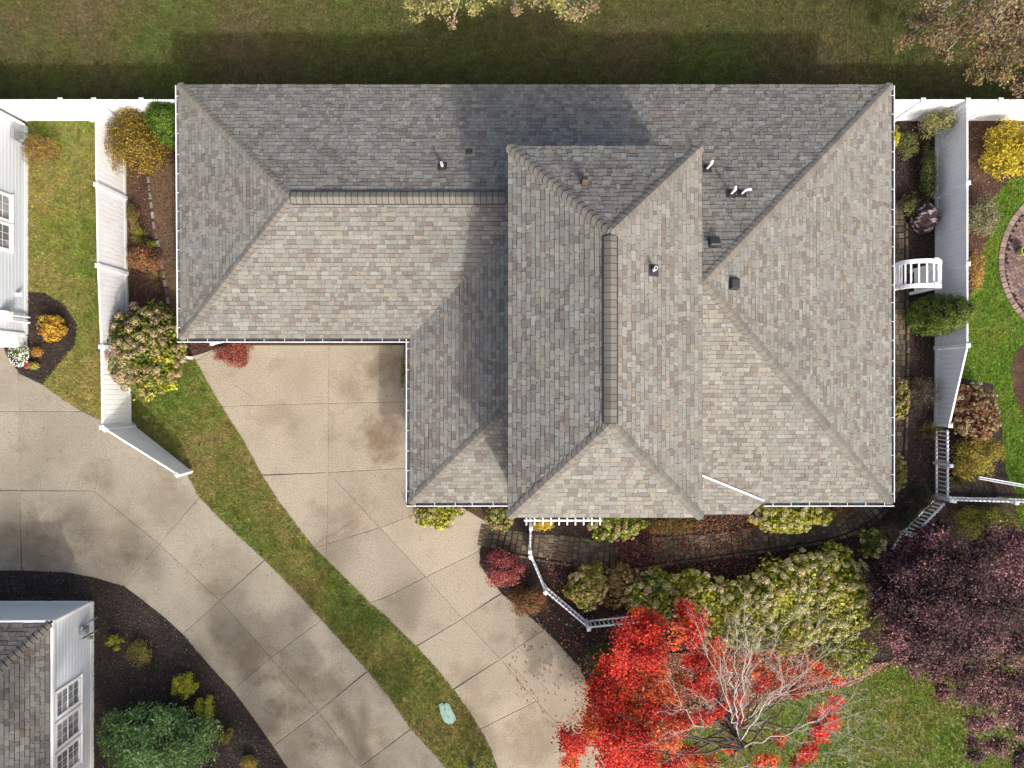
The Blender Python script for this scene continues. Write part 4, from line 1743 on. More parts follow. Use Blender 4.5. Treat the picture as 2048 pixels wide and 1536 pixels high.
def conifer(label, base_px, base_py, r, h, n, pal, belly=.35, pw=1.6):
    b = P(base_px, base_py)
    root = thing('arborvitae', b, label, 'evergreen')
    k = 420
    t = np.sqrt(RNG.uniform(0, 1, k)) if pw > 2 else RNG.beta(1.15, 1.3, k) * .98 + .01
    a = RNG.uniform(0, 6.283, k)

    def prof(t):
        return np.where(t < belly, .8 + .2 * np.sin(t / belly * math.pi / 2), np.sqrt(np.clip(1 - ((t - belly) / (1 - belly)) ** pw, 0, 1)))
    rr = prof(t) * r * RNG.uniform(.88, 1.0, k)
    cc = np.stack([np.cos(a) * rr, np.sin(a) * rr, t * h], 1)
    tone = RNG.normal(size=k) * .12
    idx = RNG.integers(0, k, n)
    p = cc[idx] + RNG.normal(size=(n, 3)) * np.array([.055, .055, .075])
    rad = unit(np.stack([p[:, 0], p[:, 1], np.full(n, .25 * r)], 1))
    nr = unit(rad + RNG.normal(size=(n, 3)) * .35)
    L = RNG.uniform(.035, .08, n)
    depth = np.hypot(p[:, 0], p[:, 1])
    pos = p + np.array(b)
    pos[:, 2] = np.maximum(pos[:, 2], .02)
    col = pick(pal, n, .16) * 1.5 * (1 + tone[idx])[:, None]
    link('foliage', np_mesh('foliage', leaf_quads(pos, nr, L, L * .55, .1), 4, np.clip(col, .004, .8)), root, M_LEAF)
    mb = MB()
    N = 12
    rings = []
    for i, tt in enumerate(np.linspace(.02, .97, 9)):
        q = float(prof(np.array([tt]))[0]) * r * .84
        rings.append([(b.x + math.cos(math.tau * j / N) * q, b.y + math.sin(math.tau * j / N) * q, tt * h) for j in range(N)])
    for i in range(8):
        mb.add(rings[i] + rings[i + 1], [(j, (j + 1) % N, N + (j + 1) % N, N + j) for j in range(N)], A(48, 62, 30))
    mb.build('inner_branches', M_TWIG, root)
    mb = MB()
    mb.tube((b.x, b.y, 0), (b.x, b.y, h * .8), .06, .02, 8)
    mb.build('trunk', M_BARK, root)


def grass_clump(label, px, py, n, L, pal, z=0.0, droop=.8, cat='ornamental grass', wd=.018):
    b = P(px, py, .2)
    b.z = z
    root = thing('ornamental_grass', b, label, cat)
    a = RNG.uniform(0, 6.283, n)
    ln = L * RNG.uniform(.6, 1.1, n)
    out = RNG.uniform(.25, 1.0, n) * droop
    pts_ = []
    for t in (0, .4, .75, 1.0):
        r = ln * out * t ** 1.2
        hh = ln * (t * 1.0 - .55 * out * t * t)
        pts_.append(np.stack([b.x + np.cos(a) * (r + .03), b.y + np.sin(a) * (r + .03), z + np.maximum(hh, .01)], 1))
    side = np.stack([-np.sin(a), np.cos(a), np.zeros(n)], 1)
    q = []
    cl = []
    col = pick(pal, n, .18)
    for i, w_ in enumerate(((1, .9), (.9, .6), (.6, .1))):
        q.append(np.stack([pts_[i] - side * wd / 2 * w_[0], pts_[i] + side * wd / 2 * w_[0], pts_[i + 1] + side * wd / 2 * w_[1], pts_[i + 1] - side * wd / 2 * w_[1]], 1).reshape(-1, 3))
        cl.append(col)
    link('blades', np_mesh('blades', np.concatenate(q), 4, np.concatenate(cl)), root, M_LEAF)


def limb_pts(p0, p1, n, jit, sag=0.0):
    out = []
    for i in range(n + 1):
        t = i / n
        p = p0.lerp(p1, t)
        f = math.sin(math.pi * t)
        p = p + V((random.gauss(0, jit) * f, random.gauss(0, jit) * f, random.gauss(0, jit) * f * .6 + sag * f))
        out.append(p)
    return out


def limb_tube(mb, pts_, r0, r1, n=7):
    L = len(pts_) - 1
    rings = []
    for i, p in enumerate(pts_):
        d = (pts_[min(i + 1, L)] - pts_[max(i - 1, 0)]).normalized()
        s = d.orthogonal().normalized()
        t = d.cross(s)
        r = r0 + (r1 - r0) * i / L
        rings.append([p + s * (math.cos(math.tau * j / n) * r) + t * (math.sin(math.tau * j / n) * r) for j in range(n)])
    # keep ring orientation stable
    for i in range(1, len(rings)):
        best = min(range(n), key=lambda k: sum((rings[i][(j + k) % n] - rings[i - 1][j]).length for j in range(n)))
        rings[i] = [rings[i][(j + best) % n] for j in range(n)]
    vs = [v for r in rings for v in r]
    fs = [(i * n + j, i * n + (j + 1) % n, (i + 1) * n + (j + 1) % n, (i + 1) * n + j) for i in range(L) for j in range(n)]
    mb.add(vs, fs)


def twig_fan(mb, pts_, n, L, r=.012, depth=2, spread=.7, up=.25):
    for _ in range(n):
        i = random.randint(max(1, len(pts_) // 3), len(pts_) - 1)
        p = pts_[i - 1].lerp(pts_[i], random.random())
        d = (pts_[i] - pts_[i - 1]).normalized()
        e = (d + V((random.gauss(0, spread), random.gauss(0, spread), random.gauss(0, spread * .6) + up))).normalized()
        ln = L * random.uniform(.5, 1.2)
        q = limb_pts(p, p + e * ln, 4, ln * .05)
        limb_tube(mb, q, r, r * .35, 4)
        if depth > 1:
            twig_fan(mb, q, 3, ln * .55, r * .55, depth - 1, spread, up)


def leaf_clumps(clumps, per, leaf, pals, asp=.85, droop=.0, jit=.18, tn=.16):
    """clumps: (centre Vector, radii, palette index, weight)"""
    P_, N_, C_, L_ = [], [], [], []
    for c, r, pi_, wgt in clumps:
        n = int(per * wgt)
        # sub-sprays inside a clump so that gaps remain
        ks = max(4, int(9 * wgt))
        sub = unit(RNG.normal(size=(ks, 3))) * RNG.uniform(.2, .85, ks)[:, None]
        idx = RNG.integers(0, ks, n)
        q = sub[idx] + RNG.normal(size=(n, 3)) * np.array([.22, .22, .14])
        tone = np.clip(RNG.normal(size=ks) * tn, -.7, 1.2)[idx]
        P_.append(np.array(c) + q * np.array(r))
        N_.append(unit(np.stack([RNG.normal(size=n) * .45, RNG.normal(size=n) * .45, np.ones(n)], 1) + unit(q) * .35))
        C_.append(pick(pals[pi_], n, jit) * 1.32 * (1 + tone)[:, None])
        L_.append(leaf * RNG.uniform(.6, 1.3, n))
    p, nn_, c, L = map(np.concatenate, (P_, N_, C_, L_))
    return np_mesh('crown', leaf_quads(p, nn_, L, L * asp, .1), 4, np.clip(c, .004, .9))


# ---- lawns
grass('grass', [p for p in [(-19.6, 10.05), (19.6, 10.05), (19.6, 14.9), (-19.6, 14.9)]], 620,
      [A(102, 88, 64), A(94, 86, 56), A(90, 86, 50), A(88, 88, 48), A(84, 88, 44), A(80, 90, 42), A(82, 98, 42)], 'thin brown and olive grass of the back yard above the house')
grass('grass', LAWN_L, 620, [A(144, 130, 78), A(130, 126, 64), A(116, 122, 54), A(106, 122, 48), A(92, 118, 42)], 'patchy lawn between the left house and its fence', excl=[BED_N, DRIVE2])
grass('grass', LAWN_S, 680, [A(136, 118, 78), A(122, 112, 64), A(112, 112, 54), A(102, 112, 48), A(92, 108, 44), A(90, 112, 44)], 'grass strip curving between the two driveways', excl=[DRIVE, DRIVE2, BED_L])
grass('grass', [(16.0, 8.2), (20.5, 8.2), (20.5, -5.4), (16.0, -5.4)], 560, [A(120, 126, 50), A(96, 122, 38), A(84, 116, 34), A(104, 134, 42), A(112, 122, 50)], 'lush green lawn at the right edge',
      excl=[BED_R, BED_R2, BED_R3, [(PC.x + PR * math.cos(a * math.tau / 32), PC.y + PR * math.sin(a * math.tau / 32)) for a in range(32)], BED_F])
grass('grass', poly([(1240, 1490), (1430, 1430), (1560, 1392), (1700, 1365), (1790, 1325), (1850, 1305), (2120, 1295), (2120, 1600), (1300, 1600)]), 560,
      [A(124, 124, 60), A(108, 120, 48), A(96, 122, 40), A(86, 120, 36), A(104, 128, 44)], 'lawn under the bare branches at the bottom right', excl=[])

# ---- bark chips and fallen leaves
chips('bark_mulch', BED_SW, 340, [A(88, 76, 68), A(64, 56, 52), A(110, 94, 80), A(52, 46, 44)], 'black bark mulch bed around the lower left house', excl=[DRIVE2])
chips('bark_mulch', BED_N, 340, [A(90, 74, 62), A(66, 56, 48), A(110, 88, 70)], 'small dark mulch bed at the corner of the left house', excl=[DRIVE2])
chips('bark_mulch', BED_L, 300, [A(126, 88, 80), A(104, 72, 66), A(140, 108, 92), A(90, 66, 58)], 'reddish mulch between the left fence and the garage', excl=[DRIVE])
chips('bark_mulch', BED_F, 300, [A(84, 64, 56), A(64, 50, 46), A(108, 80, 66), A(128, 86, 70)], 'dark mulch in the front garden', excl=[WALKPOLY])
chips('bark_mulch', BED_R, 260, [A(136, 96, 78), A(110, 78, 64), A(150, 112, 88)], 'red brown mulch beyond the right fence', size=(.02, .07))
LF_RED = [A(190, 70, 56), A(206, 120, 90), A(222, 170, 130), A(168, 56, 52), A(214, 140, 104), A(150, 60, 54)]
LF_TAN = [A(226, 182, 152), A(212, 162, 134), A(196, 138, 114), A(238, 206, 174), A(176, 108, 96), A(214, 126, 98)]


def leaves(name, label, pl, dens, pal, size=(.05, .1), z=.05, excl=()):
    x, y = scatter_xy(pl, dens, excl)
    n = len(x)
    c = np.stack([x, y, z + RNG.uniform(0, .03, n)], 1)
    nr = unit(np.stack([RNG.normal(size=n) * .4, RNG.normal(size=n) * .4, np.ones(n)], 1))
    L = RNG.uniform(size[0], size[1], n)
    # two crossed rhombs make a ragged maple leaf
    q = np.concatenate([leaf_quads(c, nr, L, L * .55, .1), leaf_quads(c + np.array([0, 0, .004]), nr, L * .9, L * .5, .1)])
    col = pick(pal, n, .2)
    o = link(name, np_mesh(name, q, 4, np.concatenate([col, col])), None, M_LEAF)
    tag(o, label, 'fallen leaves', None, 'stuff')


leaves('fallen_leaves', 'carpet of tan and pink fallen maple leaves under the bare branches', poly([(1400, 1300), (1480, 1275), (1640, 1275), (1720, 1330), (1790, 1320), (1700, 1370), (1560, 1400), (1430, 1445), (1330, 1460), (1260, 1400), (1300, 1310)]), 800, LF_TAN)
leaves('fallen_leaves', 'red and tan leaves scattered on the driveway beside the maple', poly([(1030, 1260), (1095, 1235), (1190, 1310), (1240, 1480), (1170, 1500), (1090, 1440), (1000, 1360)]), 17, LF_RED)
leaves('fallen_leaves', 'red leaves scattered over the black mulch beside the white picket fence', poly([(1040, 1210), (1100, 1190), (1180, 1255), (1240, 1270), (1220, 1400), (1180, 1390), (1120, 1290)]), 34, LF_RED + LF_TAN)
leaves('fallen_leaves', 'drift of dark red leaves on the front walkway and beds', poly([(1225, 1060), (1500, 1040), (1530, 1060), (1480, 1120), (1330, 1170), (1270, 1200), (1225, 1150)]), 140, [A(150, 66, 58), A(120, 52, 50), A(186, 104, 80), A(96, 46, 46), A(206, 150, 116)])
leaves('fallen_leaves', 'thick pile of burgundy leaves where the walkway passes the front door', poly([(1232, 1065), (1300, 1062), (1310, 1130), (1290, 1180), (1250, 1170), (1228, 1120)]), 330, [A(128, 44, 52), A(104, 38, 46), A(150, 60, 60), A(80, 36, 42)])
leaves('fallen_leaves', 'rusty leaves against the front wall under the eave', poly([(1300, 1030), (1500, 1020), (1510, 1055), (1380, 1062), (1290, 1068)]), 300, [A(176, 120, 80), A(150, 88, 66), A(190, 140, 84), A(140, 76, 64), A(132, 116, 60)])
leaves('fallen_leaves', 'red brown leaf litter over the front garden mulch between the hydrangeas', poly([(1090, 1110), (1230, 1140), (1340, 1130), (1560, 1105), (1700, 1085), (1720, 1110), (1600, 1150), (1430, 1170), (1300, 1240), (1180, 1250), (1100, 1190)]), 150, [A(140, 74, 62), A(112, 60, 54), A(176, 112, 84), A(92, 54, 50), A(196, 146, 112)])
leaves('fallen_leaves', 'few pale leaves on the lawn at the bottom right', poly([(1500, 1400), (1900, 1350), (2040, 1536), (1500, 1536)]), 6, [A(206, 190, 140), A(190, 160, 110)])
leaves('fallen_leaves', 'specks of brown leaf litter on the left driveway', DRIVE2, 2.2, [A(110, 86, 66), A(92, 74, 58), A(130, 96, 74)], size=(.03, .06), z=.036)
leaves('fallen_leaves', 'a few leaves on the grass strip between the driveways', LAWN_S, 2.5, [A(200, 180, 130), A(190, 140, 100), A(160, 96, 70)], size=(.04, .08), z=.06)
ring = poly([(374, 946), (400, 994), (455, 1050), (530, 1119), (600, 1190), (648, 1243), (736, 1341), (780, 1395), (822, 1456), (895, 1536), (904, 1532), (832, 1450), (790, 1390), (745, 1334), (657, 1237), (608, 1183), (538, 1112), (463, 1043), (408, 987), (382, 940)])
leaves('fallen_leaves', 'brown litter caught along the grass edge of the left driveway', ring, 60, [A(120, 92, 70), A(98, 76, 60), A(150, 104, 80), A(84, 66, 54)], size=(.03, .07), z=.04)
leaves('fallen_leaves', 'leaf litter in the right side mulch beds', BED_R, 14, [A(214, 186, 150), A(190, 150, 110)], size=(.03, .07))
leaves('fallen_leaves', 'pale leaf flecks on the mulch around the lower left house', BED_SW, 5, [A(190, 160, 130), A(170, 120, 96)], size=(.03, .06))

# ---- left side plants
GOLD = [A(176, 150, 50), A(160, 128, 50), A(132, 104, 52), A(190, 164, 52), A(112, 88, 50)]
shrub('shrub', 'round gold and grey twiggy shrub beside the left house wall', 82, 303, 36, 33, .9, [A(168, 140, 60), A(140, 116, 72), A(120, 98, 74), A(184, 150, 56)], 5200, .05, twigs=260, twigc=A(150, 132, 112))
shrub('shrub', 'large loose yellow brown shrub in the back corner of the left fence', 278, 285, 66, 66, 1.7, GOLD + [A(104, 98, 44)], 12500, .065, k=70, sig=.15, twigs=220, twigc=A(96, 80, 66), stems=20, inner=.25)
conifer('dense green rounded arborvitae tucked under the garage eave', 372, 268, .78, 1.95, 15000, [A(100, 132, 44), A(84, 114, 40), A(70, 98, 36), A(120, 146, 54)], belly=.4, pw=2.4)
grass_clump('yellow green strappy clump beside the left fence', 283, 472, 160, .55, [A(196, 182, 80), A(160, 158, 64), A(140, 140, 60)])
shrub('flowering_plant', 'tiny lime green plant beside the strappy clump', 303, 488, 9, 8, .25, [A(170, 190, 60), A(150, 176, 50)], 420, .05, stems=4, cat='plant')
shrub('shrub', 'small yellow green weedy plant below the large loose yellow shrub', 268, 432, 14, 24, .45, [A(150, 138, 66), A(130, 118, 62), A(112, 96, 56)], 1500, .05, k=26, sig=.2, cat='plant', twigs=60)
shrub('shrub', 'withered rust brown shrub in the left side bed', 290, 518, 33, 28, .8, [A(160, 112, 76), A(140, 96, 66), A(120, 84, 62), A(172, 130, 84)], 3600, .055, twigs=170, twigc=A(150, 120, 92))
grass_clump('dry straw coloured stalks sprawling beside the withered shrub', 314, 556, 130, .75, [A(186, 158, 112), A(160, 130, 92), A(140, 116, 80)], droop=1.1, wd=.012)
hydrangea('huge hydrangea full of tan flower heads leaning over the left fence', 290, 698, 76, 82, 1.75, 9500, [A(112, 124, 54), A(96, 112, 46), A(150, 152, 60), A(176, 170, 60), A(84, 98, 44)], H_TAN, 'tan', 120, hr=(.1, .17))
shrub('shrub', 'bright yellow leaved side shoot at the lower right of the huge hydrangea', 338, 748, 26, 34, 1.0, [A(206, 204, 50), A(186, 190, 48), A(160, 172, 46)], 1500, .09, k=20, asp=.75)
shrub('barberry', 'rounded dark red barberry in front of the garage door', 464, 703, 42, 29, 1.0, [A(150, 72, 62), A(126, 56, 52), A(170, 96, 74), A(108, 50, 48), A(180, 112, 80)], 9500, .045, k=60, sig=.14)
# neighbour bed
shrub('shrub', 'orange and yellow leaved shrub in the small bed by the left house', 103, 655, 28, 26, .7, [A(206, 150, 60), A(214, 176, 62), A(170, 170, 62), A(190, 120, 50)], 1700, .085, k=26, asp=.5)
r_, C_, R_ = shrub('flowering_plant', 'low green plant with white flowers at the tip of the small bed', 38, 705, 20, 26, .45, [A(120, 136, 62), A(98, 120, 56), A(146, 152, 76)], 1900, .05, cat='flower')
n = 260
d = clump_dirs(n, .0)
link('flowers', np_mesh('flowers', leaf_quads(C_ + d * R_ * 1.02 + np.array([0, -.05, 0]), unit(d + [0, 0, .5]), np.full(len(d), .05), np.full(len(d), .05)), 4, pick([(.75, .75, .74)], len(d), .06)), r_, M_PETAL)
shrub('flowering_plant', 'small orange tufted plant in the middle of the small bed', 75, 704, 11, 11, .3, [A(206, 160, 76), A(180, 130, 66)], 600, .05, cat='flower', stems=5)
shrub('flowering_plant', 'patch of pink red flowers beside the white flowers', 55, 729, 10, 8, .25, [A(196, 96, 96), A(176, 80, 84), A(206, 130, 120)], 500, .045, cat='flower', stems=4)
shrub('flowering_plant', 'little yellow green plant at the very tip of the small bed', 69, 731, 10, 9, .25, [A(200, 190, 90), A(160, 166, 72)], 500, .045, cat='flower', stems=4)
# lower left bed
YS = [A(204, 202, 56), A(182, 186, 54), A(158, 166, 50), A(214, 208, 76)]
shrub('shrub', 'sparse small yellow shrub nearest the lower left house', 231, 1287, 19, 17, .45, YS, 700, .05, k=12, sig=.13)
shrub('shrub', 'dull olive twiggy shrub second from the lower left house wall', 280, 1306, 26, 28, .5, [A(132, 124, 62), A(150, 146, 66), A(112, 104, 56)], 2300, .045, twigs=120)
shrub('shrub', 'bright yellow green globe shrub above the other globe in the black mulch', 368, 1370, 26, 27, .6, YS, 3600, .045, k=50, sig=.14)
shrub('shrub', 'bright yellow green globe shrub between the upper globe and the rhododendron', 411, 1415, 21, 25, .55, YS, 2900, .045, k=44, sig=.14)
shrub('shrub', 'half bare yellowish shrub right of the rhododendron', 449, 1472, 21, 20, .5, [A(176, 168, 56), A(140, 128, 60), A(120, 104, 58)], 1100, .05, k=16, sig=.14, twigs=120)
shrub('shrub', 'small golden shrub at the bottom edge by the driveway curve', 498, 1526, 17, 14, .45, [A(184, 160, 66), A(160, 140, 56)], 1300, .045)
shrub('rhododendron', 'big dark green rhododendron mound at the bottom left', 320, 1480, 118, 88, 1.6, [A(136, 170, 100), A(118, 152, 88), A(150, 180, 108), A(98, 128, 78)], 17500, .13, k=120, sig=.09, asp=.36, stems=24, inner=.2, rag=.05)
# ---- front of the house
shrub('boxwood', 'long clipped yellow green hedge hidden partly under the west gutter', 818, 745, 17, 62, .9, [A(150, 140, 56), A(128, 124, 50), A(108, 108, 46)], 4800, .045, k=70, sig=.14, cat='hedge')
hydrangea('yellow green hydrangea at the corner of the driveway below the west gutter', 874, 1026, 46, 27, 1.0, 3600, G_YG, H_MIX, 'mix', 34, hr=(.07, .11))
hydrangea('brownish hydrangea half hidden under the corner of the tall roof', 998, 1030, 26, 32, 1.0, 2000, G_MID + [A(150, 120, 70)], H_MIX, 'mix', 22, hr=(.07, .11))
shrub('barberry', 'rounded crimson barberry between the driveway and the picket fence', 1005, 1138, 44, 35, 1.05, [A(168, 78, 84), A(146, 60, 68), A(186, 104, 100), A(120, 50, 58), A(200, 130, 116)], 9500, .05, k=60, sig=.14)
shrub('barberry', 'red brown and green shrub below the crimson barberry', 1054, 1204, 39, 33, .95, [A(142, 92, 66), A(120, 110, 56), A(150, 76, 66), A(134, 122, 60), A(112, 72, 58)], 6500, .05, k=50, sig=.16, twigs=90)
shrub('vine', 'yellow leaved vine climbing the left end of the pergola', 1088, 1050, 22, 14, .8, [A(220, 180, 50), A(206, 160, 50), A(190, 176, 60)], 900, .07, k=18, cat='vine', z0=1.5)
hydrangea('green hydrangea with round heads right of the pergola', 1232, 1052, 50, 26, 1.1, 3600, G_MID + G_YG[:2], H_MIX, 'mix', 32, hr=(.08, .12))
shrub('shrub', 'low brown and olive groundcover along the front wall', 1340, 1050, 62, 20, .4, [A(150, 116, 66), A(128, 112, 52), A(140, 92, 62), A(112, 106, 48)], 4200, .055, k=60, sig=.16, cat='groundcover')
hydrangea('yellow green hydrangea below the front right gutter', 1580, 1030, 76, 31, 1.15, 7200, G_YG, H_CREAM, 'cream', 62, hr=(.07, .12))
shrub('shrub', 'low rusty plant beside the front right gutter hydrangea', 1690, 1018, 26, 14, .35, [A(150, 104, 72), A(120, 90, 60), A(176, 126, 90)], 900, .05, k=18)
# ---- front garden hedge
hydrangea('olive hydrangea just inside the picket fence bend', 1174, 1172, 36, 42, 1.25, 5979, [A(140, 136, 58), A(120, 124, 52), A(164, 156, 62), A(134, 110, 62)], H_MIX, 'mix', 44, hr=(.075, .12), leaf=.11)
hydrangea('brown faded hydrangea between the olive one and the maple', 1242, 1172, 45, 38, 1.0, 2989, [A(140, 106, 66), A(120, 92, 60), A(150, 132, 66)], H_TAN, 'tan', 26, hr=(.075, .12))
hydrangea('green hydrangea directly above the tip of the red maple', 1300, 1188, 54, 45, 1.2, 4945, G_MID + G_YG[:2], H_MIX, 'mix', 30, hr=(.085, .14))
hydrangea('hydrangea in the hedge row above the second red maple branch', 1392, 1192, 56, 47, 1.3, 5290, G_YG, H_CREAM, 'cream', 44, hr=(.085, .14))
hydrangea('hydrangea in the middle of the hedge row with bare branches over it', 1470, 1220, 63, 59, 1.4, 6209, G_YG + G_MID[:1], H_CREAM, 'cream', 60, hr=(.085, .145))
hydrangea('tall bright hydrangea in the hedge row, cream heads on its upper edge', 1556, 1180, 68, 54, 1.5, 7359, G_YG, H_CREAM, 'cream', 74, hr=(.085, .145))
hydrangea('bright hydrangea at the right end of the hedge row beside the purple tree', 1672, 1166, 63, 66, 1.5, 7359, G_YG, H_CREAM, 'cream', 74, hr=(.085, .145))
hydrangea('lower front hydrangea of the hedge row above the fallen leaves', 1570, 1250, 75, 45, 1.3, 5979, G_YG, H_CREAM, 'cream', 66, hr=(.085, .145))
hydrangea('hydrangea of the hedge row just above the round yellow green shrub', 1666, 1238, 59, 41, 1.3, 4830, G_YG + G_MID[:1], H_CREAM, 'cream', 46, hr=(.085, .145))
hydrangea('leafy hydrangea tucked between the maple and the middle of the hedge', 1425, 1252, 50, 38, 1.2, 3909, G_YG + G_MID[:2], H_CREAM, 'cream', 36, hr=(.09, .15))
hydrangea('cream headed hydrangea where the hedge row bulges toward the walkway', 1618, 1140, 50, 38, 1.3, 3909, G_YG, H_CREAM, 'cream', 40, hr=(.09, .15))
hydrangea('yellowish hydrangea at the lower edge of the hedge over pink leaves', 1500, 1262, 52, 38, 1.2, 3909, G_YG, H_CREAM, 'cream', 44, hr=(.09, .15))
hydrangea('small pale hydrangea standing alone above the hedge beside the dark path', 1738, 1085, 26, 26, 1.0, 1100, G_MID, H_CREAM, 'cream', 16, hr=(.07, .11))
shrub('shrub', 'round green and yellow shrub under bare branches below the hedge', 1686, 1306, 58, 48, 1.3, [A(150, 154, 66), A(122, 132, 56), A(182, 180, 74), A(88, 102, 48)], 9500, .085, k=70, sig=.14)
shrub('shrub', 'dark green shrub left of the round yellow green one by the purple tree', 1762, 1245, 30, 34, 1.1, [A(92, 104, 52), A(112, 120, 56), A(140, 136, 66)], 3200, .06, k=40)
shrub('shrub', 'small green shrub peeking out at the left edge of the red maple', 1210, 1325, 36, 40, .9, [A(86, 102, 44), A(70, 88, 40), A(104, 116, 50)], 3200, .06)
# ---- right side strip
shrub('shrub', 'airy grey green shrub leaning on the back right corner of the fence', 1888, 240, 38, 24, 1.9, [A(134, 132, 90), A(116, 116, 76), A(150, 146, 100), A(180, 176, 80)], 2600, .055, k=50, sig=.16, twigs=160, twigc=A(120, 108, 96), mid=.75)
shrub('shrub', 'green leafy shrub between the right gutter and the airy corner shrub', 1810, 292, 26, 26, .7, [A(112, 118, 66), A(92, 102, 56), A(134, 134, 78)], 2300, .06, k=40)
shrub('vine', 'bright yellow green shoots at the right gutter near the back corner', 1784, 276, 9, 20, .8, [A(190, 186, 50), A(170, 172, 48)], 650, .06, k=16, cat='vine', z0=2.0)
shrub('shrub', 'narrow green shrub growing up the right fence above the boulder', 1856, 345, 14, 58, .9, [A(104, 114, 62), A(88, 100, 54), A(124, 126, 74)], 3000, .055, k=50, sig=.15)
shrub('shrub', 'small leafy shrub just left of the boulder', 1822, 408, 20, 24, .55, [A(108, 112, 64), A(90, 96, 56), A(128, 122, 76)], 1700, .055)
conifer('dark green cone shaped arborvitae leaning over the right fence', 1842, 634, .72, 2.75, 17000, [A(84, 108, 46), A(70, 94, 42), A(98, 118, 52), A(128, 138, 58)], belly=.3)
shrub('shrub', 'bare twiggy shrub casting lines on the sloping fence panel', 1846, 785, 46, 34, 1.1, [A(104, 96, 68), A(90, 84, 60), A(120, 104, 80)], 800, .045, k=40, twigs=420, twigc=A(104, 92, 82))
hydrangea('tan and yellow hydrangea poking out from under the right gutter', 1792, 800, 20, 42, 1.0, 1900, [A(150, 140, 60), A(128, 118, 56)], H_TAN, 'tan', 22, hr=(.06, .1))
hydrangea('second tan hydrangea under the right gutter near the front corner', 1790, 945, 16, 32, .95, 1400, [A(140, 128, 60), A(118, 106, 56)], H_TAN, 'tan', 16, hr=(.06, .1))
grass_clump('straw coloured drooping grass at the left of the picket fence', 1858, 862, 150, .62, [A(150, 136, 82), A(128, 116, 68), A(110, 102, 62)])
grass_clump('green drooping grass on the right of the picket fence', 1915, 958, 130, .65, [A(140, 138, 76), A(120, 116, 66), A(160, 146, 90)])
shrub('shrub', 'dark low shrub at the corner of the picket fences', 1850, 1000, 22, 22, .5, [A(70, 76, 44), A(86, 88, 52), A(58, 62, 40)], 1500, .055)
shrub('shrub', 'dark leafy weed in the shade below the front right corner', 1818, 1038, 18, 20, .4, [A(84, 92, 58), A(66, 74, 48)], 900, .055)
shrub('shrub', 'dry twiggy brown shrub above the purple tree', 1780, 1065, 34, 26, .7, [A(130, 104, 76), A(112, 92, 70)], 500, .04, twigs=300, twigc=A(140, 118, 98))
# ---- right neighbour
shrub('shrub', 'large bright yellow shrub at the upper right edge', 2022, 300, 58, 56, 1.4, [A(206, 186, 50), A(186, 164, 46), A(160, 146, 48), A(216, 198, 70)], 10500, .08, k=70, sig=.13, asp=.6)
shrub('shrub', 'silvery grey green shrub just below the yellow one at the right fence', 1966, 430, 30, 46, .9, [A(150, 146, 110), A(132, 132, 96), A(164, 160, 120), A(116, 118, 84)], 5200, .05, k=60, sig=.14)
shrub('flowering_plant', 'loose yellow and pink flowering plant between the right fence and the patio', 1952, 540, 16, 42, .5, [A(206, 166, 80), A(190, 140, 70), A(184, 176, 84), A(180, 120, 110)], 2100, .05, k=40, cat='flower')
hydrangea('tan pink hydrangea full of dry heads right of the sloping fence panel', 1944, 828, 46, 58, 1.2, 4200, [A(140, 100, 72), A(120, 86, 64), A(150, 120, 76)], H_TAN, 'tan', 84, hr=(.06, .1))
shrub('shrub', 'golden yellow rounded shrub below the dry hydrangea at the right', 1956, 912, 50, 44, 1.1, [A(176, 154, 60), A(152, 138, 54), A(128, 122, 50), A(190, 170, 70)], 7600, .055, k=60, sig=.14)
shrub('boxwood', 'clipped olive green boxwood under the right picket fence', 1972, 1046, 58, 36, .9, [A(112, 118, 46), A(98, 106, 42), A(128, 128, 52), A(144, 140, 60)], 9500, .05, k=60, sig=.14)

# ================================================================== TREES
RED = [A(210, 44, 34), A(220, 62, 40), A(188, 32, 32), A(224, 86, 52), A(152, 32, 32)]
ORG = [A(226, 106, 48), A(214, 86, 42), A(232, 134, 72), A(202, 62, 38), A(216, 56, 38), A(180, 112, 62)]
mz = 2.7
rm = [(1290, 1240, 44, 0), (1252, 1285, 46, 0), (1296, 1308, 46, 0), (1316, 1268, 34, 0), (1362, 1225, 34, 0), (1366, 1262, 36, 1), (1400, 1272, 38, 0), (1425, 1300, 34, 1), (1428, 1334, 34, 1),
      (1386, 1330, 34, 0), (1222, 1352, 44, 0), (1196, 1372, 40, 1), (1262, 1352, 44, 0), (1258, 1392, 50, 1), (1206, 1410, 50, 0), (1310, 1370, 44, 1), (1304, 1412, 48, 0), (1172, 1456, 46, 1),
      (1142, 1492, 36, 0), (1138, 1516, 32, 1), (1216, 1456, 54, 0), (1262, 1440, 44, 1), (1240, 1500, 56, 0), (1296, 1462, 50, 0), (1352, 1442, 42, 0), (1340, 1482, 44, 1), (1292, 1520, 50, 0),
      (1348, 1524, 42, 0), (1346, 1380, 38, 1), (1400, 1380, 32, 0), (1412, 1432, 30, 0), (1436, 1352, 28, 1), (1236, 1556, 50, 0), (1320, 1570, 50, 0), (1420, 1530, 30, 1), (1444, 1424, 24, 0),
      (1560, 1356, 36, 1), (1604, 1352, 36, 1), (1644, 1346, 30, 1), (1520, 1372, 28, 0), (1650, 1440, 36, 0), (1640, 1472, 30, 0), (1618, 1500, 28, 0), (1480, 1390, 24, 0), (1530, 1530, 28, 1), (1590, 1520, 24, 0),
      (1380, 1500, 30, 0), (1460, 1500, 22, 1), (1500, 1322, 20, 1), (1545, 1318, 18, 1), (1585, 1388, 22, 1), (1665, 1402, 22, 0), (1480, 1440, 20, 0), (1560, 1475, 18, 1), (1520, 1345, 22, 1), (1675, 1360, 20, 1)]
mb_ = P(1440, 1402)
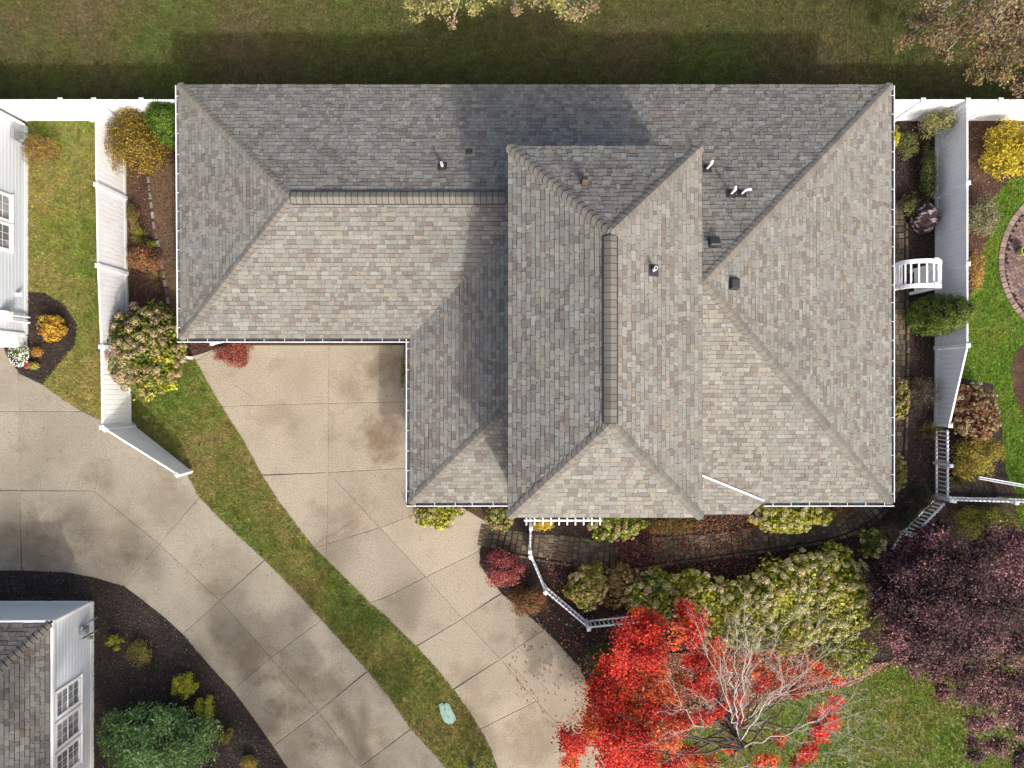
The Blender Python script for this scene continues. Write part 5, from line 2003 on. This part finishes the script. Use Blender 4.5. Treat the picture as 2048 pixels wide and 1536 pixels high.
mt = thing('maple_tree', mb_, 'red leaved maple tree with bare pale branches on its right side', 'tree')
fork = P(1452, 1425, 1.5)
top = P(1484, 1497, 3.3)
tb = MB()
limb_tube(tb, limb_pts(mb_ - V((0, 0, .05)), fork, 4, .02), .17, .13, 10)
limb_tube(tb, limb_pts(fork, top, 5, .05), .13, .09, 9)
tb.build('trunk', M_BARK, mt, smooth=True)
cl = []
lb = MB()
for i, (x, y, r, pi_) in enumerate(rm):
    dist = math.hypot(x - 1440, y - 1402)
    z = (1.2 if (x > 1500 and y < 1400) else 2.1) + random.uniform(-.45, 1.0) + (.4 if dist < 150 else 0)
    c = P(x, y, z)
    rr = r * K(z)
    cl.append((c, (rr, rr, rr * .55), pi_, (r / 42) ** 2))
    src = random.choice([fork, fork.lerp(top, .4), fork.lerp(top, .75), top])
    if i % 2 == 0:
        q = limb_pts(src, c, 6, .14, .15)
        limb_tube(lb, q, .045, .01, 5)
        twig_fan(lb, q, 3, .7, .01, 1)
lb.build('limb', M_BARK, mt, smooth=True)
link('crown', leaf_clumps(cl, 1250, .072, [RED, ORG], jit=.26, tn=.25), mt, M_LEAF)
lb = MB()
ENDS = [(P(x, y, z), nf) for x, y, z, nf in ((1490, 1180, 4.6, 7), (1400, 1230, 4.0, 5), (1600, 1200, 4.6, 6), (1530, 1250, 4.9, 7), (1660, 1290, 4.5, 7), (1720, 1250, 4.0, 6), (1700, 1420, 4.6, 7), (1760, 1480, 4.6, 7), (1710, 1390, 4.3, 6), (1640, 1540, 4.4, 6),
                    (1770, 1420, 4.2, 6), (1600, 1330, 4.9, 6), (1380, 1380, 4.4, 5), (1330, 1350, 4.2, 4), (1300, 1490, 4.2, 5), (1390, 1240, 4.6, 5), (1440, 1290, 4.9, 5), (1580, 1600, 4.6, 4), (1350, 1550, 4.2, 4), (1470, 1240, 4.8, 5), (1680, 1560, 4.5, 5), (1690, 1340, 4.6, 6), (1750, 1530, 4.4, 6), (1640, 1240, 4.8, 6), (1500, 1300, 5.0, 6), (1740, 1350, 4.0, 6))]
ENDS.sort(key=lambda q: math.atan2(q[0].y - top.y, q[0].x - top.x))
for g in range(0, len(ENDS), 3):
    grp = ENDS[g:g + 3]
    cen = sum((q[0] for q in grp), V((0, 0, 0))) / len(grp)
    src = top.lerp(fork, random.uniform(-.1, .8)) + V((random.gauss(0, .08), random.gauss(0, .08), 0))
    hub = src.lerp(cen, random.uniform(.38, .55)) + V((random.gauss(0, .25), random.gauss(0, .25), random.gauss(.1, .2)))
    q = limb_pts(src, hub, 7, .07, .08)
    limb_tube(lb, q, .025, .012, 7)
    twig_fan(lb, q, 4, 1.1, .006, 3, .5, .05)
    for e, nf in grp:
        s_ = q[-1].lerp(q[-3], random.uniform(0, 1))
        qq = limb_pts(s_, e, 7, .1, .05)
        limb_tube(lb, qq, .011, .0035, 5)
        twig_fan(lb, qq, nf + 3, 1.1, .0045, 3, .5, .04)
lb.build('bare_branch', M_BARKL, mt, smooth=True)

PUR = [A(78, 46, 56), A(62, 38, 46), A(90, 56, 60), A(52, 36, 42), A(118, 80, 82), A(74, 60, 48)]
PUR2 = [A(112, 66, 76), A(144, 98, 102), A(84, 50, 60), A(168, 126, 124), A(70, 44, 52), A(100, 70, 62)]
pt_ = thing('plum_tree', P(1850, 1196), 'purple leaved plum tree filling the lower right corner', 'tree')
pb = P(1850, 1196)
pf = P(1880, 1215, 1.4)
tb = MB()
limb_tube(tb, limb_pts(pb - V((0, 0, .05)), pf, 4, .02), .16, .12, 10)
tb.build('trunk', M_BARK, pt_, smooth=True)
lb = MB()
cl = []
for x, y, r, pi_, z, wgt in ((1870, 1085, 40, 1, 2.6, 1), (1818, 1098, 34, 1, 2.3, 1), (1850, 1066, 30, 1, 2.3, .8), (1786, 1128, 34, 0, 2.2, .9), (1768, 1165, 34, 0, 2.0, .8), (1885, 1055, 28, 0, 2.4, .5),  (1900, 1100, 44, 0, 2.8, 1), (1835, 1110, 40, 1, 2.4, 1), (1800, 1150, 46, 0, 2.4, 1), (1775, 1190, 36, 0, 2.2, .8), (1845, 1160, 54, 0, 3.0, 1.3), (1900, 1155, 56, 0, 3.2, 1.3),
                            (1950, 1120, 46, 0, 3.0, .9), (2000, 1090, 44, 1, 2.8, .8), (2040, 1085, 40, 1, 2.8, .8), (1960, 1170, 54, 0, 3.3, 1.2), (2020, 1150, 54, 1, 3.2, 1), (1830, 1215, 56, 0, 3.0, 1.3), (1890, 1220, 60, 0, 3.5, 1.4),
                            (1950, 1230, 54, 0, 3.5, 1.1), (2030, 1220, 50, 0, 3.2, .8), (1790, 1240, 40, 0, 2.5, .8), (1810, 1280, 46, 1, 2.6, 1), (1860, 1275, 56, 0, 3.2, 1.2), (1915, 1285, 54, 0, 3.3, .9), (1980, 1270, 50, 1, 3.2, .7),
                            (2040, 1290, 48, 1, 3.0, .7), (1870, 1325, 46, 1, 2.8, 1), (1820, 1320, 34, 1, 2.4, .6), (1930, 1350, 50, 1, 3.0, .9), (1985, 1350, 50, 1, 3.0, 1), (2035, 1365, 46, 1, 3.0, .9), (1960, 1400, 42, 1, 2.8, .7),
                            (2010, 1420, 46, 1, 2.8, .8), (1900, 1385, 28, 1, 2.4, .4), (1955, 1450, 34, 1, 2.4, .5), (2000, 1480, 36, 1, 2.5, .5), (1945, 1500, 34, 1, 2.3, .5), (2045, 1450, 40, 1, 2.6, .6), (2040, 1520, 34, 0, 2.4, .5),
                            (1885, 1120, 50, 0, 1.6, 1.0), (1850, 1240, 60, 0, 1.7, 1.2), (1930, 1190, 60, 0, 1.7, 1.2), (1980, 1220, 60, 0, 1.8, 1.0), (2090, 1180, 60, 0, 3, 1), (2090, 1300, 60, 1, 3, 1)):
    c = P(x, y, z)
    rr = r * K(z)
    cl.append((c, (rr, rr, rr * .6), pi_, wgt * .95))
    q = limb_pts(pf, c, 6, .1, .1)
    limb_tube(lb, q, .04, .01, 5)
    twig_fan(lb, q, 2, .6, .009, 1)
lb.build('limb', M_BARK, pt_, smooth=True)
link('crown', leaf_clumps(cl, 2000, .085, [PUR, PUR2], asp=.6, jit=.3, tn=.38), pt_, M_LEAF)


def edge_tree(label, base, crown, pals, per, leaf, name='tree'):
    b = V((*base, 0))
    t = thing(name, b, label, 'tree')
    f = b + V((0, 0, 2.4))
    tb = MB()
    limb_tube(tb, limb_pts(b - V((0, 0, .05)), f, 4, .04), .2, .14, 10)
    tb.build('trunk', M_BARK, t, smooth=True)
    lb = MB()
    cl = []
    for x, y, z, r, pi_, wgt in crown:
        c = P(x, y, z)
        rr = r * K(z)
        cl.append((c, (rr, rr, rr * .6), pi_, wgt))
        q = limb_pts(f, c, 7, .12, .2)
        limb_tube(lb, q, .05, .01, 5)
        twig_fan(lb, q, 3, .7, .009, 1, .6, 0)
    lb.build('limb', M_BARKL, t, smooth=True)
    link('crown', leaf_clumps(cl, per, leaf, pals, asp=.65, jit=.2), t, M_LEAF)


PALE = [A(168, 158, 96), A(146, 140, 80), A(180, 168, 118), A(124, 126, 66)]
TAN = [A(172, 154, 118), A(150, 130, 98), A(164, 148, 102)]
edge_tree('pale yellow leaved tree reaching in over the top edge', (P2(985, -30)[0], P2(985, -60)[1]),
          [(820, 8, 3.2, 30, 0, .35), (838, 30, 3.0, 22, 0, .2), (860, 0, 3.6, 36, 0, .5), (900, 5, 4.0, 36, 0, .4), (905, 45, 3.0, 16, 1, .15), (945, 10, 4.2, 36, 0, .45), (1000, -5, 4.5, 36, 0, .5), (1035, 18, 3.8, 22, 1, .25),
           (1060, -5, 4.2, 36, 1, .4), (1110, 4, 4.0, 34, 0, .45), (1150, 22, 3.4, 30, 1, .4), (1180, 10, 3.2, 24, 1, .35), (1010, -70, 5, 80, 0, 1.5), (900, -70, 5, 80, 0, 1.5), (1110, -70, 5, 80, 0, 1.5)], [PALE, TAN], 600, .085)
BRN = [A(134, 116, 84), A(116, 96, 72), A(150, 134, 98), A(106, 86, 68)]
GRB = [A(124, 120, 66), A(106, 106, 56), A(146, 132, 84), A(160, 118, 88), A(130, 102, 82)]
edge_tree('brown and green leaved tree filling the upper right corner', (P2(1985, -60)[0], P2(1985, -60)[1]),
          [(1845, 40, 3.4, 36, 0, .55), (1800, 85, 2.8, 18, 1, .18), (1830, 70, 3.0, 24, 0, .3), (1870, 75, 3.4, 34, 1, .5), (1890, 105, 3.0, 22, 0, .3), (1900, 40, 4.2, 50, 0, .9), (1940, 75, 4.0, 46, 1, .8), (1955, 120, 3.4, 34, 1, .5),
           (1940, 145, 3.0, 18, 1, .25), (1985, 100, 4.0, 46, 0, .8), (2005, 140, 3.6, 38, 1, .6), (2040, 110, 4.2, 46, 1, .7), (2045, 165, 3.4, 32, 0, .5), (1975, 30, 5.0, 60, 0, 1.2), (2040, 40, 5.0, 60, 0, 1.2), (1880, -20, 4.6, 60, 0, 1.0),
           (1960, 160, 3.2, 18, 1, .25), (2000, -40, 6, 80, 0, 1.5), (2100, 60, 5, 80, 0, 1.5)], [BRN, GRB], 850, .085)


# two street trees just south of the picture: their thin crowns throw the soft streaks on the left driveway
def bare_tree(label, x, y, h, spread, leafn):
    b = V((x, y, 0))
    t = thing('street_tree', b, label, 'tree')
    f = V((x, y, h * .35))
    tb = MB()
    limb_tube(tb, limb_pts(b, f, 4, .05), .24, .17, 10)
    limb_tube(tb, limb_pts(f, V((x, y, h * .8)), 5, .15), .17, .06, 8)
    tb.build('trunk', M_BARK, t, smooth=True)
    lb = MB()
    cl = []
    for i in range(16):
        a = math.tau * i / 16 * 1.7 + random.uniform(-.3, .3)
        z = h * random.uniform(.5, 1.0)
        r = spread * random.uniform(.5, 1.0) * (1.15 - abs(z / h - .65))
        c = V((x + math.cos(a) * r, y + math.sin(a) * r, z))
        q = limb_pts(V((x, y, h * random.uniform(.35, .7))), c, 7, .2, .2)
        limb_tube(lb, q, .07, .02, 5)
        twig_fan(lb, q, 5, 1.4, .02, 2, .5, .2)
        cl.append((c, (1.0, 1.0, .7), 0, 1))
    lb.build('limb', M_BARK, t, smooth=True)
    link('crown', leaf_clumps(cl, leafn, .1, [GOLD], jit=.2), t, M_LEAF)


bare_tree('thinly leaved street tree beyond the bottom edge on the left', -8.6, -20.0, 11.0, 4.4, 1300)
bare_tree('thinly leaved street tree beyond the bottom edge in the middle', -2.8, -20.3, 10.5, 4.6, 1500)
bare_tree('thinly leaved street tree beyond the bottom left corner', -13.3, -18.6, 10.0, 4.4, 1100)
